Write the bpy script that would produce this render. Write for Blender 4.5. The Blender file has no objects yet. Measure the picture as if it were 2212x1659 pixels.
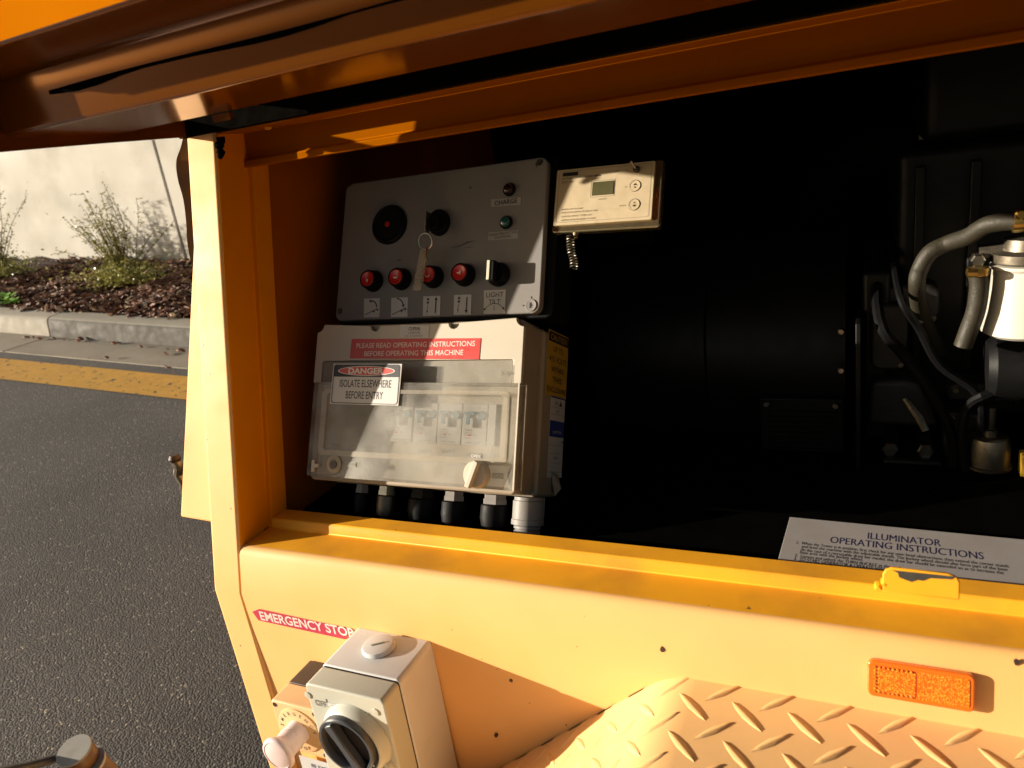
import bpy, math, random
import numpy as np
from mathutils import Matrix, Vector
random.seed(7); rng = np.random.RandomState(11)
S = bpy.context.scene
COL = S.collection
H = 1.3                       # camera height above the road

# ------------------------------------------------------------------ camera
nrm = lambda a: np.array(a, float) / np.linalg.norm(a)
FPX, CX, CY = 1600., 1106., 829.5           # focal length and centre on a 2212 px wide picture
_v = nrm((741, 4915, 1600)); _x = np.array((3353, 70, -1600.))
_X = nrm(_x - _v * _x.dot(_v)); _Z = -_v; _Y = np.cross(_Z, _X)
RC = np.stack([_X, _Y, _Z])                 # camera axes -> machine axes
cam_d = bpy.data.cameras.new('camera'); cam = bpy.data.objects.new('camera', cam_d); COL.objects.link(cam)
cr, cu, cf = RC @ np.array([1, 0, 0.]), RC @ np.array([0, -1., 0]), RC @ np.array([0, 0, 1.])
cam.matrix_world = Matrix(((cr[0], cu[0], -cf[0], 0), (cr[1], cu[1], -cf[1], 0), (cr[2], cu[2], -cf[2], H), (0, 0, 0, 1)))
cam_d.sensor_width = 36; cam_d.lens = 36 * FPX / 2212
cam_d.clip_start = .02; cam_d.clip_end = 400
cam_d.dof.use_dof = True; cam_d.dof.focus_distance = 1.05; cam_d.dof.aperture_fstop = 9.0
S.camera = cam

# ------------------------------------------------------------------ light
SUN = nrm((2.3, 1.0, -.53))
world = bpy.data.worlds.new('World'); S.world = world; world.use_nodes = True
wn = world.node_tree; bg = wn.nodes['Background']
sky = wn.nodes.new('ShaderNodeTexSky'); sky.sky_type = 'NISHITA'; sky.sun_disc = False
sky.sun_elevation = math.asin(-SUN[2]); sky.sun_rotation = math.atan2(-SUN[0], -SUN[1])
sky.dust_density = 2.5; sky.air_density = 1.2
wn.links.new(sky.outputs[0], bg.inputs[0]); bg.inputs[1].default_value = .05
sl = bpy.data.lights.new('sun', 'SUN'); sl.energy = 5.0; sl.angle = math.radians(.5); sl.color = (1, .88, .71)
so = bpy.data.objects.new('sun', sl); COL.objects.link(so)
so.rotation_euler = Vector(SUN).to_track_quat('-Z', 'Y').to_euler()
S.view_settings.view_transform = 'Standard'; S.view_settings.look = 'None'
S.view_settings.exposure = .95; S.view_settings.gamma = 1

# ------------------------------------------------------------------ picture -> place (camera-relative metres)
def ray(p): return RC @ nrm((p[0] - CX, p[1] - CY, FPX))
def ax(p, i, c):
    r = ray(p); return r * c / r[i]
def onp(p, P, N):
    r = ray(p); return r * (np.dot(P, N) / np.dot(r, N))
def crop(x0, y0, sc):                     # coordinates read in an enlarged detail of the photograph
    k = 2212 / 2480
    return lambda x, y: ((x0 + x / sc) * k, (y0 + y / sc) * k)
A3 = lambda *a: np.array(a, float)

# ------------------------------------------------------------------ mesh helpers
ORG = {}
class Fr:                                  # a local frame: right, up, outward
    def __init__(s, O, x, y, z=None):
        s.O = np.array(O, float); s.x = nrm(x); s.y = nrm(y - s.x * np.dot(y, s.x)); s.z = np.cross(s.x, s.y)
    def __call__(s, u, v, w=0): return s.O + s.x * u + s.y * v + s.z * w
    def pk(s, p, w=0):
        q = onp(p, s.O + s.z * w, s.z) - s.O
        return float(q @ s.x), float(q @ s.y)
WF = Fr((0, 0, 0), (1, 0, 0), (0, 0, 1))   # x right, z up, outward = -y
GF = Fr((0, 0, 0), (1, 0, 0), (0, 1, 0))   # x, y, z

class MB:
    def __init__(s): s.v = []; s.f = []
    def add(s, vs, fs):
        b = len(s.v); s.v += [tuple(map(float, q)) for q in vs]; s.f += [tuple(b + i for i in f) for f in fs]; return s
    def box(s, fr, u0, u1, v0, v1, w0, w1):
        vs = [fr(u, v, w) for w in (w0, w1) for v in (v0, v1) for u in (u0, u1)]
        return s.add(vs, [(0, 2, 3, 1), (4, 5, 7, 6), (0, 1, 5, 4), (2, 6, 7, 3), (0, 4, 6, 2), (1, 3, 7, 5)])
    def prism(s, fr, poly, w0, w1):
        n = len(poly); vs = [fr(u, v, w0) for u, v in poly] + [fr(u, v, w1) for u, v in poly]
        return s.add(vs, [tuple(range(n))[::-1], tuple(range(n, 2 * n))] + [(i, (i + 1) % n, (i + 1) % n + n, i + n) for i in range(n)])
    def extr(s, prof, x0, x1, closed=True):                 # (y,z) section swept along x
        n = len(prof); vs = [(x, y, z) for x in (x0, x1) for y, z in prof]
        fs = [(i, (i + 1) % n, (i + 1) % n + n, i + n) for i in range(n if closed else n - 1)]
        if closed: fs += [tuple(range(n))[::-1], tuple(range(n, 2 * n))]
        return s.add(vs, fs)
    def lathe(s, fr, prof, n=24, c=(0, 0), cap=True, sc=(1, 1)):        # prof: (radius, w) along outward axis at local (u,v)=c
        vs = []; k = len(prof)
        for r, w in prof:
            for i in range(n):
                a = 2 * math.pi * i / n; vs.append(fr(c[0] + r * sc[0] * math.cos(a), c[1] + r * sc[1] * math.sin(a), w))
        fs = [(j * n + i, j * n + (i + 1) % n, (j + 1) * n + (i + 1) % n, (j + 1) * n + i) for j in range(k - 1) for i in range(n)]
        if cap: fs += [tuple(range(n))[::-1], tuple(range((k - 1) * n, k * n))]
        return s.add(vs, fs)
    def tube(s, pts, r, n=10, cap=True):
        pts = [np.array(p, float) for p in pts]; m = len(pts); rr = r if hasattr(r, '__len__') else [r] * m
        ra = None; vs = []
        for i, p in enumerate(pts):
            t = nrm(pts[min(i + 1, m - 1)] - pts[max(i - 1, 0)]); ra = nrm(np.cross(t, A3(.13, .31, .94))) if ra is None else nrm(ra - t * np.dot(ra, t)); a = ra; b = np.cross(t, a)
            for j in range(n):
                q = 2 * math.pi * j / n; vs.append(p + rr[i] * (a * math.cos(q) + b * math.sin(q)))
        fs = [(i * n + j, i * n + (j + 1) % n, (i + 1) * n + (j + 1) % n, (i + 1) * n + j) for i in range(m - 1) for j in range(n)]
        if cap: fs += [tuple(range(n))[::-1], tuple(range((m - 1) * n, m * n))]
        return s.add(vs, fs)
    def build(s, name, mat, parent=None, bevel=0, seg=2, smooth=True, ang=35, label=None):
        me = bpy.data.meshes.new(name); o = bpy.data.objects.new(name, me)
        org = ORG.get(parent.name, A3(0, 0, 0)) if parent else A3(0, 0, H) * 0
        if parent is None:
            a = np.array(s.v); org = A3((a[:, 0].min() + a[:, 0].max()) / 2, (a[:, 1].min() + a[:, 1].max()) / 2, a[:, 2].min())
            o.location = (org[0], org[1], org[2] + H)
        me.from_pydata([tuple(np.array(q) - org) for q in s.v], [], s.f)
        me.materials.append(mat)
        import bmesh
        bm = bmesh.new(); bm.from_mesh(me); bmesh.ops.recalc_face_normals(bm, faces=bm.faces); bm.to_mesh(me); bm.free()
        if smooth:
            me.shade_smooth(); me.set_sharp_from_angle(angle=math.radians(ang))
        COL.objects.link(o)
        if parent: o.parent = parent
        ORG[o.name] = org
        if bevel:
            m = o.modifiers.new('bevel', 'BEVEL'); m.width = bevel; m.segments = seg; m.limit_method = 'ANGLE'; m.angle_limit = math.radians(40)
            m.harden_normals = False
        if label: o['label'] = label
        return o

def tag(o, label, cat, group=None, kind=None):
    o['label'] = label; o['category'] = cat
    if group: o['group'] = group
    if kind: o['kind'] = kind
    return o
def thing(name, loc, label, cat, group=None):
    o = bpy.data.objects.new(name, None); COL.objects.link(o); o.empty_display_size = .05
    o.location = (loc[0], loc[1], loc[2] + H); ORG[o.name] = np.array(loc, float)
    return tag(o, label, cat, group)
def struct(o): o['kind'] = 'structure'; return o

def text(s, fr, u, v, h, mat, parent, W=None, w=.0006, bold=.0, name='lettering', rot=0, align='C'):
    """letters laid on frame fr, cap height h, overall width W; (u,v) is the middle of the line"""
    cu_ = bpy.data.curves.new('t', 'FONT'); cu_.body = s; cu_.size = 1; cu_.offset = bold; cu_.resolution_u = 3
    t = bpy.data.objects.new('t', cu_); COL.objects.link(t)
    dg = bpy.context.evaluated_depsgraph_get(); me = bpy.data.meshes.new_from_object(t.evaluated_get(dg))
    bpy.data.objects.remove(t); bpy.data.curves.remove(cu_)
    a = np.array([q.co[:] for q in me.vertices])
    if len(a) == 0: return None
    x0, x1 = a[:, 0].min(), a[:, 0].max(); ch = .70
    sy = h / ch; sx = sy if W is None else W / (x1 - x0)
    bx = {'C': (x0 + x1) / 2, 'L': x0, 'R': x1}[align]; c, q = math.cos(rot), math.sin(rot)
    vs = []
    for X, Yv in a[:, :2]:
        X = (X - bx) * sx; Yv = Yv * sy - h / 2
        vs.append(fr(u + X * c - Yv * q, v + X * q + Yv * c, w))
    m = MB(); m.v = [tuple(i) for i in vs]; m.f = [tuple(p.vertices) for p in me.polygons]
    bpy.data.meshes.remove(me)
    return m.build(name, mat, parent, smooth=False)

def rrect(u0, u1, v0, v1, r, n=5):
    out = []
    for cx, cy, a0 in ((u1 - r, v1 - r, 0), (u0 + r, v1 - r, 90), (u0 + r, v0 + r, 180), (u1 - r, v0 + r, 270)):
        for i in range(n + 1):
            a = math.radians(a0 + 90 * i / n); out.append((cx + r * math.cos(a), cy + r * math.sin(a)))
    return out
def smoothpts(pts, k=6):
    pts = [np.array(p, float) for p in pts]; out = []
    P = [pts[0] * 2 - pts[1]] + pts + [pts[-1] * 2 - pts[-2]]
    for i in range(1, len(P) - 2):
        for j in range(k):
            t = j / k; a, b, c, d = P[i - 1:i + 3]
            out.append(.5 * (2 * b + (c - a) * t + (2 * a - 5 * b + 4 * c - d) * t * t + (3 * b - a - 3 * c + d) * t ** 3))
    return out + [pts[-1]]

# ------------------------------------------------------------------ materials
def mat(name, col, rough=.5, metal=0, spec=.5, coat=0, coat_r=.1, var=.0, vs=30, bump=0, bs=200, speck=None, dirt=None, emit=None):
    """procedural principled: base colour varied by noise, optional dark specks, dirt and fine relief"""
    m = bpy.data.materials.new(name); m.use_nodes = True; t = m.node_tree; N = t.nodes; L = t.links; b = N['Principled BSDF']
    tc = N.new('ShaderNodeTexCoord')
    def noise(sc, det=4, src='Object'):
        n = N.new('ShaderNodeTexNoise'); n.inputs['Scale'].default_value = sc; n.inputs['Detail'].default_value = det
        L.new(tc.outputs[src], n.inputs['Vector']); return n
    def ramp(n, a, c, o=0):
        r = N.new('ShaderNodeMapRange'); r.inputs[1].default_value = a; r.inputs[2].default_value = c; L.new(n.outputs[o], r.inputs[0]); return r
    def mix(fac, a, bcol):
        x = N.new('ShaderNodeMix'); x.data_type = 'RGBA'
        if isinstance(fac, float): x.inputs[0].default_value = fac
        else: L.new(fac, x.inputs[0])
        for i, q in ((6, a), (7, bcol)):
            if isinstance(q, tuple): x.inputs[i].default_value = (*q, 1)
            else: L.new(q, x.inputs[i])
        return x.outputs[2]
    c = tuple(col)
    out = mix(ramp(noise(vs), .3, .7).outputs[0], tuple(q * (1 - var) for q in c), tuple(min(1, q * (1 + var)) for q in c))
    if dirt:
        out = mix(ramp(noise(dirt[1], 8), dirt[2], dirt[3]).outputs[0], out, dirt[0])
    if speck:
        out = mix(ramp(noise(speck[1], 2), speck[2], speck[2] + .02).outputs[0], out, speck[0])
    L.new(out, b.inputs['Base Color'])
    rr = ramp(noise(vs * 2.3, 5), .3, .7); rr.inputs[3].default_value = rough * .85; rr.inputs[4].default_value = min(1, rough * 1.15)
    L.new(rr.outputs[0], b.inputs['Roughness'])
    b.inputs['Metallic'].default_value = metal; b.inputs['Specular IOR Level'].default_value = spec
    b.inputs['Coat Weight'].default_value = coat; b.inputs['Coat Roughness'].default_value = coat_r
    if bump:
        bp = N.new('ShaderNodeBump'); bp.inputs['Strength'].default_value = bump; bp.inputs['Distance'].default_value = .002
        L.new(noise(bs, 6).outputs[0], bp.inputs['Height']); L.new(bp.outputs[0], b.inputs['Normal'])
    if emit: b.inputs['Emission Color'].default_value = (*emit, 1); b.inputs['Emission Strength'].default_value = 1
    return m

YEL = (.86, .38, .035)
M = {}
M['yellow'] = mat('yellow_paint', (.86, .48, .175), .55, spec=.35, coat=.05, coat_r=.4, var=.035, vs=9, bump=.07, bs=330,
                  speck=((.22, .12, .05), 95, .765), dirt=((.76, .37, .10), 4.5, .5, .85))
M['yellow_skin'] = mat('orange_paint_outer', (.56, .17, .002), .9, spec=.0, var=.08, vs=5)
M['yellow_wall'] = mat('yellow_paint_inside_shade', (.42, .105, .0005), .7, spec=.02, var=.08, vs=9)  # same yellow paint, bay shade put into the colour
M['yellow_jamb'] = mat('yellow_paint_jamb_shade', (.74, .25, .002), .7, spec=.02, var=.05, vs=14)  # yellow paint deepened, the shade on the jamb painted in
M['yellow_head'] = mat('yellow_paint_header_shade', (.30, .085, .001), .65, spec=.0, var=.06, vs=10)  # yellow paint darkened, shade under the lid is in the base colour
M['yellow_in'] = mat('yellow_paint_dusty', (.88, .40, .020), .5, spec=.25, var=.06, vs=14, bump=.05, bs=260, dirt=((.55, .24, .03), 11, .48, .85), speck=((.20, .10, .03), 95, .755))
M['yellow_lid'] = mat('yellow_gloss_paint_shade', (.17, .050, .002), .16, metal=.4, spec=.3, coat=.12, coat_r=.06, var=.03, vs=2, bump=.012, bs=30)  # gloss yellow darkened, underside shade painted into the base
M['tread'] = mat('yellow_tread_paint', (.86, .53, .23), .45, coat=.3, coat_r=.25, var=.04, vs=16, bump=.04, bs=300, speck=((.12, .08, .06), 40, .765))
M['black'] = mat('black_plastic', (.005, .005, .006), .55, var=.2, spec=.15)
M['matblack'] = mat('black_foam', (.0025, .0025, .0025), 1, var=.2, spec=.0)
M['rubber'] = mat('black_rubber', (.004, .0035, .003), .95, var=.3, vs=80, bump=.15, bs=300, spec=.0)
M['engine'] = mat('dark_engine_paint', (.005, .005, .0055), .45, var=.3, vs=20, bump=.1, bs=150, spec=.22)
M['cable'] = mat('dark_cable', (.004, .004, .0045), .5, spec=.12)
M['casting'] = mat('grey_casting', (.014, .0135, .014), .5, var=.3, vs=40, bump=.3, bs=200)
M['steel'] = mat('zinc_steel', (.42, .39, .33), .32, metal=1, var=.15, vs=60)
M['steel_dull'] = mat('dull_steel', (.16, .14, .11), .45, metal=.9, var=.25, vs=60, bump=.1)
M['brass'] = mat('brass', (.6, .4, .12), .3, metal=1)
M['panelgrey'] = mat('grey_enamel', (.255, .245, .24), .5, spec=.25, var=.06, vs=12, bump=.02, speck=((.08, .06, .05), 45, .76), dirt=((.19, .16, .13), 7, .5, .95))
M['cream'] = mat('cream_plastic', (.56, .51, .42), .5, var=.04, vs=10, bump=.03, speck=((.3, .24, .17), 60, .77), dirt=((.44, .37, .27), 5, .55, .95))
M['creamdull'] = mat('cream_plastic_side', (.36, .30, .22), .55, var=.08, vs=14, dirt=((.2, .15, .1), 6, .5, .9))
M['isolator'] = mat('light_grey_plastic', (.60, .60, .61), .45, var=.03, vs=14, bump=.05, bs=500, speck=((.3, .24, .2), 70, .78), dirt=((.50, .46, .40), 12, .56, .95))
M['isofront'] = mat('warm_grey_plastic', (.50, .50, .43), .45, var=.03, vs=16, bump=.04, bs=500, speck=((.2, .16, .12), 80, .79))
M['knobgrey'] = mat('charcoal_plastic', (.060, .066, .078), .32, var=.1, vs=40)
M['knobdark'] = mat('dark_recess_plastic', (.016, .015, .018), .45)
M['peach'] = mat('faded_yellow_plastic', (.72, .47, .24), .45, var=.03, vs=30, bump=.05, bs=600)
M['mushroom'] = mat('faded_red_plastic', (.66, .55, .55), .4, var=.05, vs=80, bump=.06, bs=700)
M['brownblack'] = mat('dark_brown_plastic', (.045, .03, .024), .45, var=.1)
M['white'] = mat('white_label', (.62, .60, .58), .45, var=.04, vs=30)
M['whitesign'] = mat('white_sign', (.33, .31, .31), .5, var=.05, vs=8, dirt=((.27, .24, .21), 14, .55, .9))
M['greylabel'] = mat('grey_label', (.40, .39, .38), .5, var=.06, vs=60)
M['ink'] = mat('black_ink', (.012, .012, .02), .5)
M['inkblue'] = mat('dark_blue_ink', (.018, .015, .07), .5)
M['inkgrey'] = mat('faded_ink', (.17, .15, .13), .6)
M['red'] = mat('red_label', (.58, .045, .04), .4, var=.05, vs=40)
M['pinkred'] = mat('faded_red_label', (.50, .045, .085), .4, var=.08, vs=60)
M['redbutton'] = mat('red_button', (.50, .018, .012), .3, coat=.3)
M['teal'] = mat('green_lens', (.01, .10, .10), .12, coat=1)
M['darkred'] = mat('dark_red_lens', (.03, .008, .01), .2, coat=.3)
M['lettwhite'] = mat('white_lettering', (.72, .68, .64), .5)
M['lettpink'] = mat('pale_lettering', (.80, .62, .55), .5)
M['blue'] = mat('blue_print', (.03, .05, .25), .5)
M['pointer'] = mat('ivory_pointer', (.68, .66, .5), .4)
M['cautionyellow'] = mat('caution_yellow', (.55, .33, .03), .5, var=.08)
M['timer'] = mat('brushed_aluminium', (.60, .49, .32), .5, metal=.25, var=.05, vs=50, bump=.03, bs=800)
M['timeredge'] = mat('polished_edge', (.50, .42, .25), .2, metal=.9)
M['lcd'] = mat('lcd_glass', (.10, .095, .045), .15, coat=1, var=.15, vs=25)
M['whitefilter'] = mat('white_enamel', (.60, .58, .50), .25, coat=.5, var=.02)
M['wallmetal'] = mat('worn_bare_steel', (.055, .052, .042), .6, metal=.2, var=.2, vs=80)
M['dlidblue'] = mat('blue_switch', (.12, .26, .36), .45)
M['breaker'] = mat('breaker_plastic', (.58, .58, .56), .5, var=.03)
M['leafbright'] = mat('bright_leaf', (.20, .42, .06), .5, var=.2, vs=60)
M['brownseal'] = mat('weathered_rubber', (.035, .018, .009), .6, var=.3, vs=20, bump=.2, bs=120)
M['tankgrey'] = mat('grey_cap', (.42, .40, .36), .5, var=.06, vs=50, dirt=((.26, .22, .18), 30, .55, .8))
M['rustyellow'] = mat('old_orange_paint', (.13, .055, .010), .45, var=.2, vs=30)

def mixtransp(name, tint, dens, col):
    m = bpy.data.materials.new(name); m.use_nodes = True; t = m.node_tree; N = t.nodes; L = t.links
    b = N['Principled BSDF']; out = N['Material Output']
    b.inputs['Base Color'].default_value = (*col, 1); b.inputs['Roughness'].default_value = .35; b.inputs['Coat Weight'].default_value = .6; b.inputs['Coat Roughness'].default_value = .12
    tr = N.new('ShaderNodeBsdfTransparent'); tr.inputs[0].default_value = (*tint, 1)
    n = N.new('ShaderNodeTexNoise'); n.inputs['Scale'].default_value = 16; n.inputs['Detail'].default_value = 8
    tc = N.new('ShaderNodeTexCoord'); L.new(tc.outputs['Object'], n.inputs['Vector'])
    r = N.new('ShaderNodeMapRange'); r.inputs[1].default_value = .35; r.inputs[2].default_value = .72; r.inputs[3].default_value = dens[0]; r.inputs[4].default_value = dens[1]
    L.new(n.outputs[0], r.inputs[0])
    x = N.new('ShaderNodeMixShader'); L.new(r.outputs[0], x.inputs[0]); L.new(tr.outputs[0], x.inputs[1]); L.new(b.outputs[0], x.inputs[2]); L.new(x.outputs[0], out.inputs['Surface'])
    return m
M['window'] = mixtransp('smoked_clear_plastic', (.85, .84, .82), (.07, .40), (.58, .57, .52))
M['fob'] = mixtransp('cloudy_plastic', (.9, .88, .8), (.35, .55), (.55, .5, .42))

# amber reflector with moulded cells
def amber():
    m = mat('amber_reflector', (.80, .13, .006), .25, coat=1, coat_r=.05)
    t = m.node_tree; N = t.nodes; L = t.links; b = N['Principled BSDF']
    tc = N.new('ShaderNodeTexCoord'); vo = N.new('ShaderNodeTexVoronoi'); vo.inputs['Scale'].default_value = 640; vo.inputs['Randomness'].default_value = .75
    L.new(tc.outputs['Object'], vo.inputs['Vector'])
    bp = N.new('ShaderNodeBump'); bp.inputs['Strength'].default_value = 1; bp.inputs['Distance'].default_value = .0003
    L.new(vo.outputs['Distance'], bp.inputs['Height']); L.new(bp.outputs[0], b.inputs['Normal'])
    r = N.new('ShaderNodeMapRange'); r.inputs[1].default_value = .15; r.inputs[2].default_value = .55; L.new(vo.outputs['Distance'], r.inputs[0])
    x = N.new('ShaderNodeMix'); x.data_type = 'RGBA'; x.inputs[6].default_value = (1, .42, .03, 1); x.inputs[7].default_value = (.80, .12, .003, 1); L.new(r.outputs[0], x.inputs[0]); L.new(x.outputs[2], b.inputs['Base Color'])
    return m
M['hose'] = mat('olive_rubber', (.024, .020, .011), .6, var=.12, vs=60, bump=.2, bs=400)
M['amber'] = amber()
M['amberrim'] = mat('amber_rim', (.85, .15, .006), .25, coat=1)

def asphalt():
    m = bpy.data.materials.new('asphalt'); m.use_nodes = True; t = m.node_tree; N = t.nodes; L = t.links; b = N['Principled BSDF']
    tc = N.new('ShaderNodeTexCoord'); cr_ = N.new('ShaderNodeValToRGB')
    vo = N.new('ShaderNodeTexVoronoi'); vo.inputs['Scale'].default_value = 190; vo.inputs['Randomness'].default_value = 1; L.new(tc.outputs['Object'], vo.inputs['Vector'])
    no = N.new('ShaderNodeTexNoise'); no.inputs['Scale'].default_value = 2.2; no.inputs['Detail'].default_value = 6; L.new(tc.outputs['Object'], no.inputs['Vector'])
    wn_ = N.new('ShaderNodeSeparateColor'); L.new(vo.outputs['Color'], wn_.inputs[0])
    e = cr_.color_ramp; e.elements[0].position = 0; e.elements[0].color = (.072, .066, .063, 1); e.elements[1].position = 1; e.elements[1].color = (.34, .30, .24, 1)
    for p, c in ((.6, (.090, .082, .078)), (.965, (.110, .100, .094)), (.985, (.27, .23, .18))): q = e.elements.new(p); q.color = (*c, 1)
    L.new(wn_.outputs[0], cr_.inputs[0])
    x = N.new('ShaderNodeMix'); x.data_type = 'RGBA'; x.blend_type = 'MULTIPLY'; x.inputs[0].default_value = 1
    r = N.new('ShaderNodeMapRange'); r.inputs[1].default_value = .3; r.inputs[2].default_value = .7; r.inputs[3].default_value = .85; r.inputs[4].default_value = 1.15
    L.new(no.outputs[0], r.inputs[0]); L.new(cr_.outputs[0], x.inputs[6]); L.new(r.outputs[0], x.inputs[7]); L.new(x.outputs[2], b.inputs['Base Color'])
    n2 = N.new('ShaderNodeTexNoise'); n2.inputs['Scale'].default_value = 55; n2.inputs['Detail'].default_value = 7; n2.inputs['Roughness'].default_value = .65; L.new(tc.outputs['Object'], n2.inputs['Vector'])
    mm = N.new('ShaderNodeMath'); mm.operation = 'SUBTRACT'; L.new(n2.outputs[0], mm.inputs[0]); L.new(vo.outputs['Distance'], mm.inputs[1])
    bp = N.new('ShaderNodeBump'); bp.inputs['Strength'].default_value = .42; bp.inputs['Distance'].default_value = .006; L.new(mm.outputs[0], bp.inputs['Height']); L.new(bp.outputs[0], b.inputs['Normal'])
    b.inputs['Roughness'].default_value = .75
    return m
M['asphalt'] = asphalt()
def roadpaint():
    m = mat('yellow_road_paint', (.66, .34, .035), .6, var=.08, vs=14, bump=.5, bs=160, dirt=((.46, .25, .05), 26, .5, .9), speck=((.075, .06, .05), 30, .655))
    return m
M['roadpaint'] = roadpaint()
M['gutter'] = mat('gutter_concrete', (.33, .285, .225), .8, var=.07, vs=5, bump=.25, bs=150, dirt=((.22, .18, .13), 3, .5, .9), speck=((.10, .06, .04), 30, .74))
M['kerbshade'] = mat('shade_tone_kerb_concrete', (.095, .086, .077), .8, var=.1, vs=8, bump=.3, bs=120, dirt=((.10, .09, .08), 6, .45, .8))  # shadow on the kerb face painted as a darker concrete
M['kerblit'] = mat('lit_tone_kerb_concrete', (.36, .325, .27), .8, var=.07, vs=6, bump=.25, bs=120)  # sunlight on the left unit painted as a lighter concrete
M['kerbtop'] = mat('kerb_top_concrete', (.29, .265, .22), .8, var=.08, vs=8, bump=.3, bs=120)
M['wallc'] = mat('precast_concrete', (.62, .59, .53), .85, var=.05, vs=1.6, bump=.3, bs=45, dirt=((.44, .41, .35), 2.6, .5, .85), speck=((.28, .25, .2), 22, .745))
M['joint'] = mat('joint_sealant', (.26, .24, .21), .8)
M['soil'] = mat('mulch_soil', (.035, .016, .010), .9, var=.4, vs=40, bump=.8, bs=60)
M['stem'] = mat('shrub_stem', (.12, .07, .03), .7)
def island(name, cols, rough=.7, trans=0):
    m = bpy.data.materials.new(name); m.use_nodes = True; t = m.node_tree; N = t.nodes; L = t.links; b = N['Principled BSDF']
    g = N.new('ShaderNodeNewGeometry'); c = N.new('ShaderNodeValToRGB'); e = c.color_ramp
    e.elements[0].color = (*cols[0], 1); e.elements[1].color = (*cols[-1], 1)
    for i in range(1, len(cols) - 1): q = e.elements.new(i / (len(cols) - 1)); q.color = (*cols[i], 1)
    L.new(g.outputs['Random Per Island'], c.inputs[0]); L.new(c.outputs[0], b.inputs['Base Color']); b.inputs['Roughness'].default_value = rough
    if trans:
        tl = N.new('ShaderNodeBsdfTranslucent'); L.new(c.outputs[0], tl.inputs[0]); x = N.new('ShaderNodeMixShader'); x.inputs[0].default_value = trans
        L.new(b.outputs[0], x.inputs[1]); L.new(tl.outputs[0], x.inputs[2]); L.new(x.outputs[0], N['Material Output'].inputs['Surface'])
    return m
M['chips'] = island('bark_chips', [(.05, .014, .007), (.11, .034, .014), (.17, .055, .022), (.05, .02, .014), (.28, .12, .055), (.20, .06, .026), (.13, .075, .05), (.55, .36, .20)], .65)
M['leaves'] = island('shrub_leaves', [(.15, .17, .025), (.25, .25, .05), (.36, .33, .09), (.18, .19, .035), (.42, .38, .15)], .35, .25)

# ================================================================== GROUND (the street falls away to the right)
GN = nrm((.095, 0, .995)); G0 = A3(0, 0, -H)
zg = lambda x: -H - .0955 * x
def gpk(p, up=0): return onp(p, G0 + A3(0, 0, up), GN)
def slope_sheet(name, m, ya, yb, up, x0=-45, x1=40, nx=1):
    """sheet on the street between two lines y=a+b*x"""
    mb = MB(); xs = np.linspace(x0, x1, nx + 1)
    for i in range(nx):
        q = [(xs[i], ya(xs[i])), (xs[i + 1], ya(xs[i + 1])), (xs[i + 1], yb(xs[i + 1])), (xs[i], yb(xs[i]))]
        mb.add([(x, y, zg(x) + up) for x, y in q], [(0, 1, 2, 3)])
    return struct(mb.build(name, m, smooth=False))
def line(p, q):
    k = (q[1] - p[1]) / (q[0] - p[0]); return lambda x: p[1] + k * (x - p[0])
l_asph = line(gpk((0, 760)), gpk((400, 797))); kk = (l_asph(0) - l_asph(-1))
kb = gpk((100, 729)); l_kerb = lambda x: kb[1] + kk * (x - kb[0])
gl = gpk((0, 775)); l_ytop = lambda x: gl[1] + kk * (x - gl[0])
gb = gpk((200, 842)); l_ybot = lambda x: gb[1] + kk * (x - gb[0])
slope_sheet('road', M['asphalt'], lambda x: -14 + kk * x, lambda x: 30 + kk * x, 0)
slope_sheet('road_marking', M['roadpaint'], l_ybot, l_ytop, .004)
# gutter pans, cast in bays
xj = ax((103, 705), 1, l_kerb(-5))[0]
def yjoin(x): return l_kerb(x)
for a, b in ((-16, xj - .008), (xj + .008, 9)):
    mb = MB(); vs = []
    for x in (a, b):
        vs += [(x, l_asph(x), zg(x) - .05), (x, l_asph(x), zg(x) + .006), (x, l_kerb(x) + .02, zg(x) + .012), (x, l_kerb(x) + .02, zg(x) - .05)]
    mb.add(vs, [(0, 1, 5, 4), (1, 2, 6, 5), (2, 3, 7, 6), (0, 3, 2, 1), (4, 5, 6, 7), (0, 4, 7, 3)])
    struct(mb.build('gutter', M['gutter'], smooth=False))
# kerb units
KH, KW = .140, .16
for n_, (a, b) in enumerate(((-16, xj - .007), (xj + .007, 9))):
    vs = []; prof = [(0, -.05), (0, .015), (.012, KH - .03), (.022, KH - .010), (.042, KH), (KW, KH + .008), (KW, -.05)]
    for x in (a, b):
        for dy, dz in prof: vs.append((x, l_kerb(x) + dy + (0.0 if n_ else .0), zg(x) + dz))
    n = len(prof); mb = MB().add(vs, [(i, (i + 1) % n, (i + 1) % n + n, i + n) for i in range(n)] + [tuple(range(n))[::-1], tuple(range(n, 2 * n))])
    o = mb.build('kerb', M['kerblit'] if n_ == 0 else M['kerbtop'], ang=60); struct(o)
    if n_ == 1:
        o.data.materials.append(M['kerbshade'])
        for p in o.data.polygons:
            if abs(p.normal[1]) > .8 and p.center[2] > -.0 - 9: p.material_index = 1
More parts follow.
